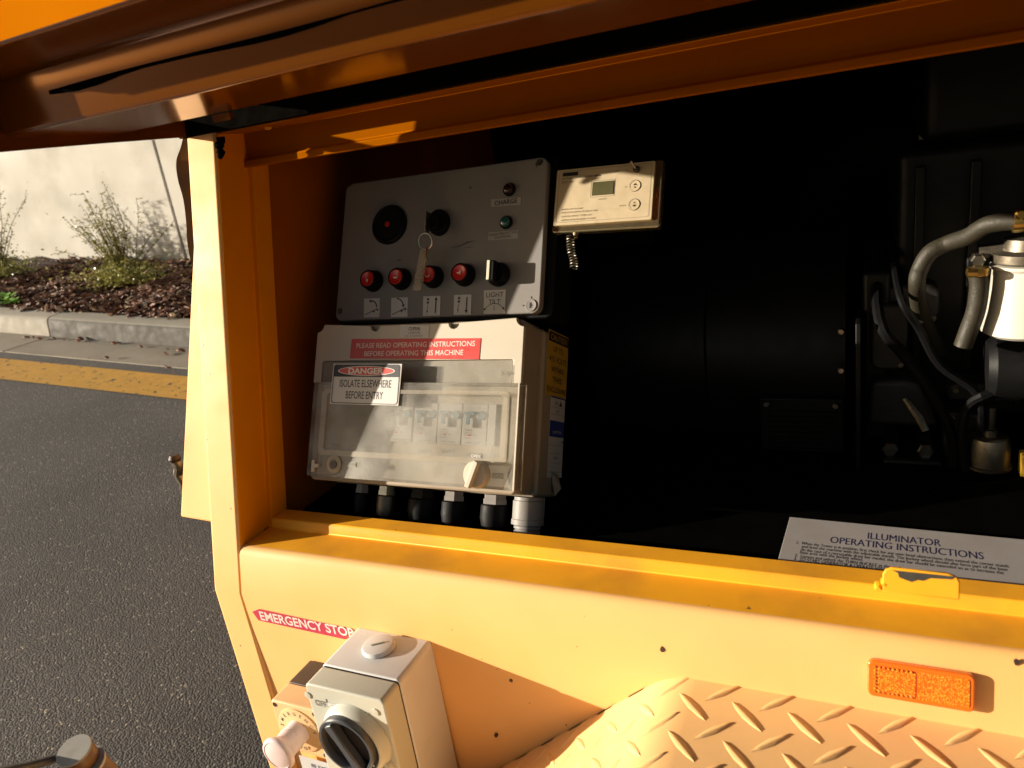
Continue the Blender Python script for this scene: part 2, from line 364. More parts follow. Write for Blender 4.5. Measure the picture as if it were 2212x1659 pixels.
# mulch bed
WD = 1.15                                             # depth of the bed to the wall
_q = ax((230, 556), 1, l_kerb(-5) + KW + WD); BR = _q[2] - zg(_q[0]) - KH + .01; print('bed rise', BR)
l_wall = lambda x: l_kerb(x) + KW + WD
def bedz(x, t): return zg(x) + KH - .02 + BR * t ** .8 * (1 if t < 1 else 1) + .012 * math.sin(x * 7 + t * 5) + .012 * math.sin(x * 13.3 - t * 8)
mb = MB(); nx, ny = 120, 10; xs = np.linspace(-14, 4, nx + 1)
mb.v = [(x, l_kerb(x) + KW - .005 + (WD + .02) * j / ny, bedz(x, j / ny)) for x in xs for j in range(ny + 1)]
mb.f = [(i * (ny + 1) + j, (i + 1) * (ny + 1) + j, (i + 1) * (ny + 1) + j + 1, i * (ny + 1) + j + 1) for i in range(nx) for j in range(ny)]
struct(mb.build('garden_bed', M['soil'], ang=80))
def chipmesh(mb, c, L_, W_, T_, rz, rx, ry):
    R = (Matrix.Rotation(rz, 3, 'Z') @ Matrix.Rotation(ry, 3, 'Y') @ Matrix.Rotation(rx, 3, 'X'))
    base = [(-L_, -W_ * .4, 0), (-L_ * .3, -W_, T_ * .6), (L_ * .5, -W_ * .8, T_ * .3), (L_, 0, 0), (L_ * .4, W_, T_ * .2), (-L_ * .5, W_ * .9, T_ * .5)]
    vs = [Vector(c) + R @ Vector(q) for q in base] + [Vector(c) + R @ Vector((q[0] * .9, q[1] * .9, q[2] + T_)) for q in base]
    mb.add(vs, [(6, 7, 8, 9, 10, 11)] + [(i, (i + 1) % 6, (i + 1) % 6 + 6, i + 6) for i in range(6)])
mb = MB()
for i in range(9500):
    near = i < 7500
    x = random.uniform(-6.4, -3.4) if near else random.uniform(-13, 3); t = random.random()
    y = l_kerb(x) + KW + (WD - .02) * t
    if t < .03: y -= random.random() * .05
    s = random.choice((.5, .7, .8, 1, 1, 1.3, 1.8))
    chipmesh(mb, (x, y, bedz(x, t) + random.uniform(.004, .022) + (.006 if t < .06 else 0)), .026 * s * random.uniform(.7, 1.4), .0088 * s * random.uniform(.6, 1.5), .005 * random.uniform(.5, 1.5),
             random.gauss(0, .9), random.gauss(0, .45), random.gauss(0, .3))
o = mb.build('bark_mulch', M['chips'], smooth=False); tag(o, 'dark brown bark mulch covering the garden bed between kerb and wall', 'mulch', kind='stuff')

# retaining wall of precast panels
wallt = thing('retaining_wall', (-4.5, l_wall(-4.5) + .1, zg(-4.5)), 'pale sunlit concrete retaining wall of precast panels behind the garden bed', 'wall')
l_w = onp((400, 556), A3(0, l_wall(-4.6), 0), A3(kk, -1, 0))
jx = ax((405, 556), 1, l_wall(-4.8))[0]; print('jx', jx)
xs = [jx - 9.6, jx - 6.4, jx - 3.2, jx, jx + 3.2, jx + 6.4, jx + 9.6]
for a, b in zip(xs, xs[1:]):
    g_ = .012; mb = MB(); vs = []
    for x in (a + g_, b - g_):
        for dy, dz in ((0, -.3), (0, 3.2), (.18, 3.2), (.18, -.3)): vs.append((x, l_wall(x) + dy, zg((a + b) / 2) + dz))
    mb.add(vs, [(0, 1, 5, 4), (1, 2, 6, 5), (2, 3, 7, 6), (3, 0, 4, 7), (0, 3, 2, 1), (4, 5, 6, 7)])
    mb.build('panel', M['wallc'], wallt, bevel=.006)
for x in xs[1:-1]:
    MB().add([(x + sx, l_wall(x) + dy, zg(x) + dz) for sx in (-.0125, .0125) for dy in (.012, .17) for dz in (-.3, 3.1)],
             [(0, 1, 3, 2), (4, 6, 7, 5), (0, 4, 5, 1), (2, 3, 7, 6), (1, 5, 7, 3), (0, 2, 6, 4)]).build('joint_strip', M['joint'], wallt, smooth=False)

# shrubs
def shrub(px, height, spread, label, lean, seed, n_low=900):
    rs = np.random.RandomState(seed)
    base = ax(px, 1, l_kerb(-4.7) + KW + .62); base[1] = l_kerb(base[0]) + KW + .62; base[2] = bedz(base[0], .54)
    t = thing('shrub', base, label, 'shrub', 'young shrubs in the garden bed')
    st = MB(); lf = MB()
    def leaf(p, s):
        a, b = rs.uniform(0, 6.28), rs.uniform(-.7, .9); d = A3(math.cos(a) * math.cos(b), math.sin(a) * math.cos(b), math.sin(b)); w = nrm(np.cross(d, rs.normal(size=3))); s *= rs.uniform(.7, 1.3)
        lf.add([p, p + d * s * .5 + w * s * .28, p + d * s, p + d * s * .5 - w * s * .28], [(0, 1, 2, 3)])
    for i in range(40):
        a = rs.uniform(0, 6.28); tilt = abs(rs.normal(0, .42)); L_ = height * rs.uniform(.45, 1.02); d = nrm(A3(math.cos(a) * tilt * spread + lean, math.sin(a) * tilt * spread * .7, 1)); p = base + A3(rs.normal(0, .04), rs.normal(0, .04), 0); pts = [p]
        for k in range(8):
            d = nrm(d + rs.normal(0, .09, 3) + A3(0, 0, .03)); p = p + d * L_ / 8; pts.append(p)
        for q in pts:
            q[1] = min(q[1], l_wall(q[0]) - .02)
        st.tube(pts, [.0035 * (1 - k / 9) + .0012 for k in range(9)], 5)
        for k in range(1, 9):
            for _ in range(7): leaf(pts[k] - (pts[k] - pts[k - 1]) * rs.uniform(0, 1) + rs.normal(0, .012, 3), .021)
            if rs.rand() < .5:
                q = pts[k]; e = nrm(d + rs.normal(0, .7, 3)); r2 = [q, q + e * .05, q + e * .09 + A3(0, 0, .01)]; st.tube(r2, [.0016, .0012, .0008], 4)
                for _ in range(7): leaf(q + e * rs.uniform(.01, .1), .015)
    for i in range(n_low):
        a = rs.uniform(0, 6.28); r = abs(rs.normal(0, .16)); leaf(base + A3(math.cos(a) * r * 1.5 + .03, math.sin(a) * r * .8 - .05, abs(rs.normal(0, .075)) + .005), .024)
    st.build('stem', M['stem'], t); lf.build('foliage', M['leaves'], t, smooth=False)
    return t
shrub((272, 592), .70, 1.05, 'wispy olive green shrub right of the kerb joint, beside the yellow corner post', -.12, 3, 3000)
shrub((16, 585), .72, 1.3, 'wispy olive green shrub cut off by the left edge of the picture', .12, 8, 3000)
# bright weed behind the kerb
wb = ax((42, 655), 1, l_kerb(-5) + KW + .1); wx = wb[0]; wy = l_kerb(wx) + KW + .07; t = thing('weed', (wx, wy, bedz(wx, .06)), 'small bright green weed growing just behind the kerb', 'weed')
lf = MB()
for i in range(46):
    a = random.uniform(0, 6.28); r = random.uniform(.01, .085); p = A3(wx + math.cos(a) * r * 1.4, wy + math.sin(a) * r * .7, bedz(wx, .06) + random.uniform(.04, .115)); d = nrm(A3(math.cos(a), math.sin(a), .4)); w = nrm(A3(-math.sin(a), math.cos(a), random.uniform(-.4, .4))); s = random.uniform(.03, .05)
    lf.add([p, p + d * s * .4 + w * s * .45, p + d * s * .9 + w * s * .25, p + d * s * 1.05, p + d * s * .9 - w * s * .25, p + d * s * .4 - w * s * .45], [(0, 1, 2, 3, 4, 5)])
lf.build('foliage', M['leafbright'], t, smooth=False)

# loose bark pieces in the gutter
c7 = crop(0, 300, 2.765)
proto = None
for i, (cx_, cy_, s) in enumerate([(180, 1435, 1.1), (265, 1445, 1.3), (225, 1430, .7), (360, 1442, 1), (428, 1448, .6), (540, 1447, 1.5), (525, 1458, 1.2), (598, 1464, .5), (765, 1475, 1.2), (795, 1472, .9), (943, 1497, .9), (1122, 1510, .5),
                                  (1108, 1542, .9), (1122, 1548, .6), (1215, 1525, 1.4), (715, 1570, 1), (596, 1570, .35), (1108, 1625, .5), (1130, 1638, .8), (1170, 1660, .6), (1065, 1600, .3)]):
    p = gpk(c7(cx_, cy_), .012)
    if proto is None:
        mb = MB(); chipmesh(mb, (0, 0, 0), .024, .009, .006, 0, .15, .1)
        proto = mb.build('bark_chip', M['chips'], smooth=False); o = proto
    else:
        o = proto.copy(); COL.objects.link(o)
    o.location = (p[0], p[1], p[2] + H + .001); o.rotation_euler = (0, .09, random.uniform(-.7, .7)); o.scale = (s, s * random.uniform(.8, 1.3), s)
    lb = {5: 'largest piece of dark bark, pushed up against the kerb face', 8: 'pale grey bark piece lying at the foot of the kerb', 14: 'rust brown bark piece in the gutter beside the yellow post', 15: 'single reddish bark piece in the middle of the gutter', 1: 'long dark bark piece at the kerb joint'}.get(i, 'small loose piece of brown bark lying in or beside the concrete gutter')
    tag(o, lb, 'bark chip', 'loose bark chips in the gutter')

# ================================================================== THE TRAILER BODY
T_ = .27                                   # inward lean of the upper side
YP = lambda z: .6086 - T_ * (z + .4533)    # outer skin of the leaning side -> y grows upward
YP = lambda z: .6086 + T_ * (z + .4533)
ZF = -.514; YV = YP(ZF)                    # fold, vertical skin below
XL, XI, XR = -.802, -.751, 1.25
ZB = -.86                                  # underside of the body
body = thing('generator_trailer', (.2, 1.25, zg(.2)), 'large yellow lighting tower trailer with its side hatch propped open', 'trailer')
P_ = lambda mb, name, m, **k: mb.build(name, m, body, **k)
zt, zb_ = .063, -.4533                     # outer edges of the hatch opening
th = .003
# corner post: leaning above the fold, vertical below
mb = MB(); vs = []
for x in (XL, XI):
    vs += [(x, YP(.16), .16), (x, YP(zb_), zb_), (x, YV, ZF), (x, YV, ZB), (x, YV + .05, ZB), (x, YV + .05, ZF), (x, YP(.16) + .05, .16)]
# rounded outer corner: thin strip turned back
mb.add(vs, [(0, 1, 8, 7), (1, 2, 9, 8), (2, 3, 10, 9), (3, 4, 11, 10), (4, 5, 12, 11), (5, 6, 13, 12), (6, 0, 7, 13), (0, 6, 5, 4, 3, 2, 1), (7, 8, 9, 10, 11, 12, 13)])
P_(mb, 'corner_post', M['yellow'], bevel=.004, seg=3)
# lower side panel (slightly tucked in towards its bottom)
yb0_ = YP(zb_)
mb = MB(); YT = YV + .035 * (ZF - ZB) * .5
vs = []
for x in (XI + .0005, XR): vs += [(x, yb0_ + .0075, zb_), (x, yb0_ + .0035, zb_ - .0014), (x, yb0_ + .0008, zb_ - .0045), (x, YP(zb_ - .010), zb_ - .010), (x, YV, ZF), (x, YT + .004, ZB), (x, YT + .03, ZB), (x, YV + .03, ZF), (x, YP(zb_) + .03, zb_ - .006)]
mb.add(vs, [(i, (i + 1) % 9, (i + 1) % 9 + 9, i + 9) for i in range(9)] + [tuple(range(9))[::-1], tuple(range(9, 18))])
P_(mb, 'side_panel', M['yellow'], ang=50)
# sill: floor of the rebate, riser and ledge
g_, w_, e_ = .055, .0125, .031
yb0 = YP(zb_)
mb = MB().extr([(yb0 + .0078, zb_ - .0005), (yb0 + g_, zb_ - .0005), (yb0 + g_ + .003, zb_ + w_ - .002), (yb0 + g_ + .005, zb_ + w_), (yb0 + g_ + e_, zb_ + w_), (yb0 + g_ + e_, zb_ + w_ - .004), (yb0 + g_ + .008, zb_ + w_ - .004), (yb0 + g_ + .004, zb_ - .005), (yb0 + .0078, zb_ - .005)], XI + .001, XR)
P_(mb, 'sill', M['yellow_in'], bevel=.0012)
# jamb at the left
def jamb(x, sgn):
    mb = MB(); zc = (zb_, zt + .01); pr = [(x, 0.003), (x, g_), (x + sgn * .008, g_), (x + sgn * .008, g_ + e_), (x + sgn * .004, g_ + e_), (x + sgn * .004, g_ + .004), (x - sgn * .004, g_ + .004), (x - sgn * .004, .003)]
    n = len(pr); vs = [(xx, YP(z) + d, z) for z in zc for xx, d in pr]
    mb.add(vs, [(i, (i + 1) % n, (i + 1) % n + n, i + n) for i in range(n)] + [tuple(range(n))[::-1], tuple(range(n, 2 * n))])
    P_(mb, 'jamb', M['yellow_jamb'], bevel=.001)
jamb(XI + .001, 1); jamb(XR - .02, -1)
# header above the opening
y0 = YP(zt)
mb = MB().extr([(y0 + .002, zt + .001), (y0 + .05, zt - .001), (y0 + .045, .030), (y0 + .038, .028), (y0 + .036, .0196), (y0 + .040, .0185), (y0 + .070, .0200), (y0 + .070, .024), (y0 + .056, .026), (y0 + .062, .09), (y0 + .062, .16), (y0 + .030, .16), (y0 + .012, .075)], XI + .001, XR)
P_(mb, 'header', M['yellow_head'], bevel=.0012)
mb = MB().lathe(Fr((XI + .062, y0 + .03, zt + .001), (1, 0, 0), (0, -1, 0)), [(.0045, 0), (.0045, .003), (.002, .0045)], 8)
P_(mb, 'rivet', M['yellow_in'])
# rubber seal with a torn end; its black also paints the dark hinge gap
mb = MB().extr([(y0 - .003, zt + .003), (y0 + .012, zt + .003), (y0 + .020, .125), (y0 + .006, .125)], XL - .01, XR)
P_(mb, 'seal', M['rubber'], bevel=.002)
q = [ax((476, 296 + 9 * i), 1, YP(.05) - .006) + A3(.0015 * math.sin(i * 2.1), 0, 0) for i in range(6)]
P_(MB().tube(smoothpts(q, 3), [.0055, .0055, .0055, .0052, .0045, .0060, .0062, .0062, .0042, .0036, .0046, .006, .0044, .0038, .0035, .0025], 7), 'torn_seal', M['rubber'])
# roof, ends, back and underside shell
yr = YP(.16)
P_(MB().extr([(yr, .16), (yr + .05, .21), (1.95, .21), (1.95, .18), (yr + .05, .18), (yr + .03, .16)], XL, XR), 'roof', M['yellow'])
P_(MB().extr([(1.92, .18), (1.95, .18), (1.95, ZB), (1.92, ZB)], XL, XR), 'rear_side', M['yellow'])
P_(MB().extr([(YT + .032, ZB + .001), (1.92, ZB + .001), (1.92, ZB + .03), (YT + .032, ZB + .03)], XL, XR), 'chassis_floor', M['engine'])
# left end wall, bulging outward towards its lower edge, seen past the post
LN = nrm(A3(0, 1, -T_)); hp_ = A3(0, YP(-.45) + .025, -.45)
e1, e2 = onp((422, 527), hp_, LN), onp((389, 1117), hp_, LN)
mb = MB(); pr = [(XL + .010, .10), (e1[0] - .004, e1[2]), (e2[0], e2[2]), (XL + .010, e2[2] - .004)]
vs = [(x, YP(z) + .025, z) for x, z in pr] + [(x, 1.9, z) for x, z in pr]
mb.add(vs, [(0, 3, 2, 1), (4, 5, 6, 7)] + [(k, (k + 1) % 4, (k + 1) % 4 + 4, k + 4) for k in range(4)])
P_(mb, 'end_hood', M['yellow'], bevel=.003)
for xw in (XL + .004, XR - .03):
    pr = [(YP(.158) + .052, .178), (YV + .052, ZF), (YV + .052, ZB + .031), (1.918, ZB + .031), (1.918, .178)]
    mb = MB().prism(Fr((xw, 0, 0), (0, 1, 0), (0, 0, 1)), pr, 0, .025)
    P_(mb, 'end_wall', M['engine'])
# left inner wall of the bay (painted) , bay back and floor
mb = MB(); vs = [(XI - .012, YP(z) + g_ + dd, z) for z in (-.47, .06) for dd in (.006, .45)]
mb.add([(x, y, z) for x in (XI - .016, XI - .010) for y, z in ((YP(-.47) + .062, -.475), (1.56, -.475), (1.56, .10), (YP(.06) + .062, .10))], [(0, 1, 2, 3), (4, 7, 6, 5), (0, 4, 5, 1), (1, 5, 6, 2), (2, 6, 7, 3), (3, 7, 4, 0)])
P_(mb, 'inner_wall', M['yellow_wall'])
P_(MB().box(WF, XI - .02, XR, -.60, .17, -1.60, -1.57), 'bay_lining', M['matblack'])
P_(MB().extr([(YP(zb_) + .09, -.478), (1.57, -.478), (1.57, -.47), (YP(zb_) + .09, -.470)], XI - .008, XR), 'bay_floor', M['matblack'])
P_(MB().extr([(yr + .04, .165), (1.57, .165), (1.57, .175), (yr + .04, .175)], XI - .008, XR), 'bay_ceiling', M['matblack'])
P_(MB().box(WF, XI - .009, XI + .30, -.469, -.4, -1.3, -.86), 'battery_box', M['matblack'])
# chassis, axle, wheels, stands reaching the street
P_(MB().box(WF, XL, XR, ZB - .07, ZB - .001, -.80, -.72).box(WF, XL, XR, ZB - .07, ZB - .001, -1.80, -1.72).box(WF, XL + .1, XL + .2, ZB - .069, ZB - .002, -1.72, -.80), 'chassis_rail', M['engine'])
for yy in (.43, 2.12):
    wz = zg(.35) + .31; fr = Fr((.35, yy, wz), (1, 0, 0), (0, 0, 1))
    wh = MB().lathe(fr, [(.19, -.085), (.27, -.09), (.305, -.06), (.31, 0), (.305, .06), (.27, .09), (.19, .085)], 40).build('wheel', M['rubber'], body)
    MB().lathe(fr, [(.188, -.07), (.188, .055), (.15, .05), (.14, .02), (.05, .03), (.05, .07), (.0, .07)], 28).build('rim', M['tankgrey'], wh)
P_(MB().tube([(.35, .43, zg(.35) + .31), (.35, 2.12, zg(.35) + .31)], .03), 'axle', M['engine'])
for xx, yy in ((XL + .15, 1.0), (XL + .15, 1.76), (1.1, 1.0), (1.1, 1.76)):
    P_(MB().box(WF, xx - .025, xx + .025, zg(xx) + .02, ZB - .002, -yy - .025, -yy + .025).box(WF, xx - .07, xx + .07, zg(xx) - .004, zg(xx) + .018, -yy - .07, -yy + .07), 'stand', M['engine'])
# mudguard in chequer plate
ZM = -.5215; XM = -.150
def mg(sdist):                       # along the guard: flat to the right, rolled down to the left
    R = .075; a_max = .70
    if sdist >= 0: return XM + sdist, ZM, 0.
    a = min(-sdist / R, a_max); x = XM - R * math.sin(a); z = ZM - R * (1 - math.cos(a))
    ex = -sdist - R * a_max
    if ex > 0: x -= ex * math.cos(a_max); z -= ex * math.sin(a_max)
    return x, z, a
ss = [-.50, -.35, -.2] + list(np.linspace(-.0525, 0, 7)) + [.2, .6, .95]
ymin, ymax = .20, YV + .001
mb = MB(); vs = []
for s in ss:
    x, z, a = mg(s); nx_, nz = -math.sin(a), math.cos(a)
    yy = ymax + .035 * .5 * max(0, ZF - z)
    vs += [(x, ymin, z), (x, yy, z), (x - nx_ * .004, yy, z - nz * .004), (x - nx_ * .004, ymin, z - nz * .004)]
for i in range(len(ss) - 1):
    for j in range(4): mb.f.append((4 * i + j, 4 * i + (j + 1) % 4, 4 * i + 4 + (j + 1) % 4, 4 * i + 4 + j))
mb.v = vs; mb.f += [(3, 2, 1, 0), tuple(4 * (len(ss) - 1) + j for j in range(4))]
guard = P_(mb, 'mudguard', M['tread'], ang=30)
mb = MB(); per = .0490
def lozenge(mb, s0, y0_, ang_, L_=.0215, W_=.0044, Hh=.0012):
    c, sn = math.cos(ang_), math.sin(ang_); prof = [(-1, 0), (-.6, .62), (0, 1), (.6, .62), (1, 0), (.6, -.62), (0, -1), (-.6, -.62)]
    outer = []; inner = []
    for a, b in prof:
        for lst, k, h in ((outer, 1., .0), (inner, .62, Hh)):
            ls, lw = a * L_ * (k if k == 1 else .84), b * W_ * (k if k == 1 else .45); s = s0 + ls * c - lw * sn; y = y0_ + ls * sn + lw * c
            x, z, aa = mg(s); y = min(y, ymax - .0005); lst.append((x - math.sin(aa) * h, y, z + math.cos(aa) * h))
    mb.add(outer + inner, [(i, (i + 1) % 8, (i + 1) % 8 + 8, i + 8) for i in range(8)] + [tuple(range(8, 16))])
B0 = (-.124 - XM, .5805)
for i in range(-10, 20):
    for j in range(-9, 2):
        s, y = B0[0] + per * i, B0[1] + per * j
        if y > ymin + .02 and s > -.48: lozenge(mb, s, y, math.radians(45))
        s2, y2 = s + per / 2, y + per / 2
        if y2 > ymin + .02 and y2 < ymax + .006 and s2 > -.48: lozenge(mb, s2, y2, math.radians(-45))
mb.build('tread_pattern', M['tread'], guard, ang=75)
# reflector
rf = Fr((0, YP(-.5), -.5), (1, 0, 0), (0, T_, 1))
rc = [rf.pk(p) for p in ((1874, 1413), (2104, 1456), (2104, 1531), (1874, 1495))]
u0, u1 = (rc[0][0] + rc[3][0]) / 2, (rc[1][0] + rc[2][0]) / 2; v1, v0 = rc[0][1] - .0, rc[3][1] + .0
v1 = (rc[0][1] + rc[1][1]) / 2; v0 = (rc[2][1] + rc[3][1]) / 2
r_ = P_(MB().prism(rf, rrect(u0, u1, v0, v1, .005), .0004, .0075), 'reflector', M['amberrim'], bevel=.0015, seg=3)
um = u0 + (u1 - u0) * .47
MB().prism(rf, rrect(u0 + .005, um - .001, v0 + .005, v1 - .005, .002), .0076, .0081).prism(rf, rrect(um + .001, u1 - .004, v0 + .004, v1 - .004, .002), .0076, .0081).build('lens', M['amber'], r_)
mb = MB()
for k in range(9):
    uu = u0 + .006 + k * (um - u0 - .010) / 8
    for vv in (v0 + .0052, v1 - .0052): mb.lathe(rf, [(.0013, .008), (.0010, .0088), (.0003, .0091)], 8, (uu, vv))
for k in range(1, 7):
    vv = v0 + .0052 + k * (v1 - v0 - .0104) / 7
    mb.lathe(rf, [(.0013, .008), (.0010, .0088), (.0003, .0091)], 8, (u0 + .006, vv))
mb.build('lens_bead', M['amber'], r_)
# latch keeper on the ledge
kf = Fr((0, yb0 + g_ + .006, 0), (1, 0, 0), (0, .26, 1))
a, b, c, d = [kf.pk(p) for p in ((1906, 1262), (1910, 1217), (2066, 1233), (2070, 1287))]
w0 = a[0]; w1 = d[0]; vb = zb_ + w_ - .012; vt = (b[1] + c[1]) / 2
vb = min(a[1], d[1])
kp = P_(MB().prism(kf, [(w0, vb)] + [(w1, vb)] + [(w1, vt - .006), (w1 - .002, vt - .002), (w1 - .008, vt), (w0 + .006, vt), (w0 + .002, vt - .002), (w0, vt - .006)], 0.006, .0095), 'latch_keeper', M['yellow_in'], bevel=.0008)
ct = crop(1800, 1200, 3.19); wp = [kf.pk(ct(*p), .0102) for p in ((1130, 525), (1150, 575), (1195, 600), (1205, 635), (1300, 670), (1340, 655), (1390, 660), (1440, 640), (1520, 645), (1610, 650), (1640, 625), (1640, 590), (1600, 565), (1440, 555), (1320, 545), (1200, 530))]
wp = [(min(max(p[0], w0 + .003), w1 - .0025), min(p[1], vt - .0016)) for p in wp]
MB().prism(kf, wp, .0097, .0099).build('worn_patch', M['wallmetal'], kp)
MB().lathe(Fr(kf(w0 - .003, vb + .002, .006), (1, 0, 0), (0, 0, 1)), [(.003, -.004), (.0034, .0), (.002, .004)], 9).lathe(Fr(kf(w0 + .001, vb + .006, .006), (1, 0, 0), (0, 0, 1)), [(.0024, -.004), (.0026, .0), (.0012, .004)], 9).build('weld', M['yellow_in'], kp)
# small chips and blisters on the paint
for cxx, cyy, s, kz in ((1431, 1403, .0034, 0), (1106, 1467, .0026, 1), (1073, 1586, .003, 1), (2196, 1430, .003, 0)):
    f_ = rf if kz == 0 else Fr((0, YV + .0035, 0), (1, 0, 0), (0, 0, 1)); p = f_.pk((cxx, cyy)); n = 7
    P_(MB().prism(f_, [(p[0] + s * math.cos(6.28 * i / n) * random.uniform(.5, 1), p[1] + s * math.sin(6.28 * i / n) * random.uniform(.6, 1.1)) for i in range(n)], .0, .0006 + (.0025 if kz else 0)), 'paint_chip', M['brownblack'], smooth=False)
for px_, py_, s in ((493, 756, .0030), (424, 812, .0022), (366, 891, .0022), (452, 808, .0018), (437, 745, .0022)):
    f_ = Fr((0, YP(-.45), -.45), (1, 0, 0), (0, T_, 1)); p = f_.pk((px_, py_)); 
    if XL + .004 < p[0] < XI - .001: P_(MB().prism(f_, [(p[0] - s, p[1] + .0006), (p[0] + s * .3, p[1] - .0010), (p[0] + s, p[1] - .0002), (p[0], p[1] + .0010)], .0, .0005), 'paint_nick', M['white'], smooth=False)
# ---- lid, propped open overhead
XD = -.80
sec = [(.83, .115), (.70, .13), (.646, .125), (.641, .0745), (.512, .0785), (.510, .082), (.509, .131), (.505, .133), (.430, .133), (.430, .25), (.20, .25), (-.02, .22), (-.02, .25), (.20, .275), (.50, .25), (.83, .215)]  # unseen outer part lengthened over the camera to keep sky light out
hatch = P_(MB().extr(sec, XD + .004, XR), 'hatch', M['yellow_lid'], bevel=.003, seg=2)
FX = Fr((XD, 0, 0), (0, 1, 0), (0, 0, 1)); h0, h1, hz0, hz1, hz2 = .655, .760, .0775, .0895, .118  # slot added in the flange to let a sun patch reach the header
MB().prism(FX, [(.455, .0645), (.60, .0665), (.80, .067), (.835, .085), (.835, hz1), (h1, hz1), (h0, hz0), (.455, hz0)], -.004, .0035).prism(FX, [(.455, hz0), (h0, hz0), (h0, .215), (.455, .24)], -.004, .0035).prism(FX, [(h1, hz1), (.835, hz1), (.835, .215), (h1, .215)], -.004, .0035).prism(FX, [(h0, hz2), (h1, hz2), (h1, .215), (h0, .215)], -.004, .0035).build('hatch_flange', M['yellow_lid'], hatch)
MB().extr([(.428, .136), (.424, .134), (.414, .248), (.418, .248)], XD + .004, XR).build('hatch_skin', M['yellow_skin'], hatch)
mb = MB(); n = 60; rs_ = np.random.RandomState(5); top_ = []; bot_ = []
for k in range(n):
    x = XD + .10 + k * .032; w_ = .0030 * (1 + .7 * math.sin(k * .9)) * (0.3 if k in (3, 4, 11, 19) else 1) + rs_.uniform(0, .0015)
    top_.append((x, .1085 + .001 * math.sin(k * .5))); bot_.append((x, .1085 - w_))
mb.prism(Fr((0, .5088, 0), (1, 0, 0), (0, 0, 1)), top_ + bot_[::-1], .001, .003)
mb.build('foam_strip', M['matblack'], hatch, smooth=False)
MB().extr([(.6405, .0735), (.6465, .0735), (.6465, .0675), (.6405, .066)], XD + .16, XD + .185).build('tab', M['yellow_lid'], hatch)

# ================================================================== hanging rubber strip and handle behind the post
q = smoothpts([A3(XL - .014, .80, .182), A3(XL - .014, .80, .13)] + [ax(p, 1, .80) for p in ((403, 303), (390, 345), (393, 385), (405, 430), (411, 480), (413, 520), (420, 560), (436, 620), (450, 700))], 5)
mb = MB(); n = len(q)
vs = []
for i, p in enumerate(q): vs += [p + A3(-.0085, 0, .0), p + A3(.0085, .010, 0), p + A3(.008, .017, 0), p + A3(-.009, .005, 0)]
mb.v = vs; mb.f = [(4 * i + j, 4 * i + (j + 1) % 4, 4 * i + 4 + (j + 1) % 4, 4 * i + 4 + j) for i in range(n - 1) for j in range(4)] + [(0, 3, 2, 1), tuple(4 * (n - 1) + j for j in range(4))]
tag(mb.build('rubber_strip', M['brownseal'], ang=60), 'wavy dark brown rubber strip hanging behind the yellow corner post', 'rubber strip')
hp = ax((388, 1030), 1, .80)
t = thing('hand_crank', hp, 'grey crank handle with a rusty tip poking out behind the yellow end panel', 'crank handle')
MB().tube(smoothpts([hp + A3(*o_) for o_ in ((-.002, 0, .034), (.006, 0, .020), (-.001, 0, .004), (.006, 0, -.012), (.006, 0, -.030), (.05, .0, -.034), (.10, .02, -.034), (.20, .06, -.034))], 4), .0085, 10).build('handle', M['steel_dull'], t)
MB().lathe(Fr(hp + A3(.002, 0, .034), (1, 0, 0), (0, 1, 0)), [(.009, -.004), (.0108, .002), (.007, .008)], 12).build('tip', M['brownseal'], t)

# jack with caps, bottom left, close to the camera
jp = A3(-.60, .19, -.62)
cj = crop(0, 1700, 7.373)
def at_d(p, d): return ray(p) * d
t = thing('jack_handle', at_d(cj(1300, 1100), .9), 'grey capped jack end with orange painted barrel at the bottom left corner', 'trailer jack')
c0 = at_d(cj(1330, 870), .86); axis = nrm(at_d(cj(1620, 1120), .90) - c0 + A3(.01, .0, -.02))
def axfr(o, a):
    a = nrm(a); x = nrm(np.cross(a, A3(.2, -.6, .7))); f = Fr(o, x, np.cross(a, x)); return f
fj = axfr(c0, -axis)
MB().lathe(fj, [(.0150, -.001), (.0157, 0), (.0150, .0015), (.0, .0015)], 32).build('cap', M['tankgrey'], t)
MB().lathe(fj, [(.013, -.018), (.0145, -.015), (.0148, -.0011)], 28).build('barrel', M['rustyellow'], t)
MB().lathe(fj, [(.0165, -.0235), (.0170, -.0195), (.012, -.019)], 28, c=(.002, -.001)).build('collar', M['tankgrey'], t)
MB().lathe(fj, [(.018, -.12), (.0158, -.024), (.0, -.024)], 28, c=(.002, -.001)).build('sleeve', M['rustyellow'], t)
gp = fj(.002, -.001, -.115); gz = zg(gp[0])
MB().tube([gp + A3(0, 0, .012), A3(gp[0], gp[1], gz + .012)], .014, 14).lathe(Fr((gp[0], gp[1], gz), (1, 0, 0), (0, 1, 0)), [(.05, .001), (.05, .008), (.02, .014)], 20).build('leg', M['tankgrey'], t)
MB().tube([gp + A3(0, 0, -.03), A3(gp[0] + .05, YV + .10, ZB - .03), A3(gp[0] + .05, .90, ZB - .03)], .016, 10).build('bracket_arm', M['engine'], t)
MB().tube([at_d(cj(960, 1020), .87), at_d(cj(500, 1150), .86), at_d(cj(-100, 1290), .84)], [.0042, .0042, .005], 10).build('lever', M['knobgrey'], t)

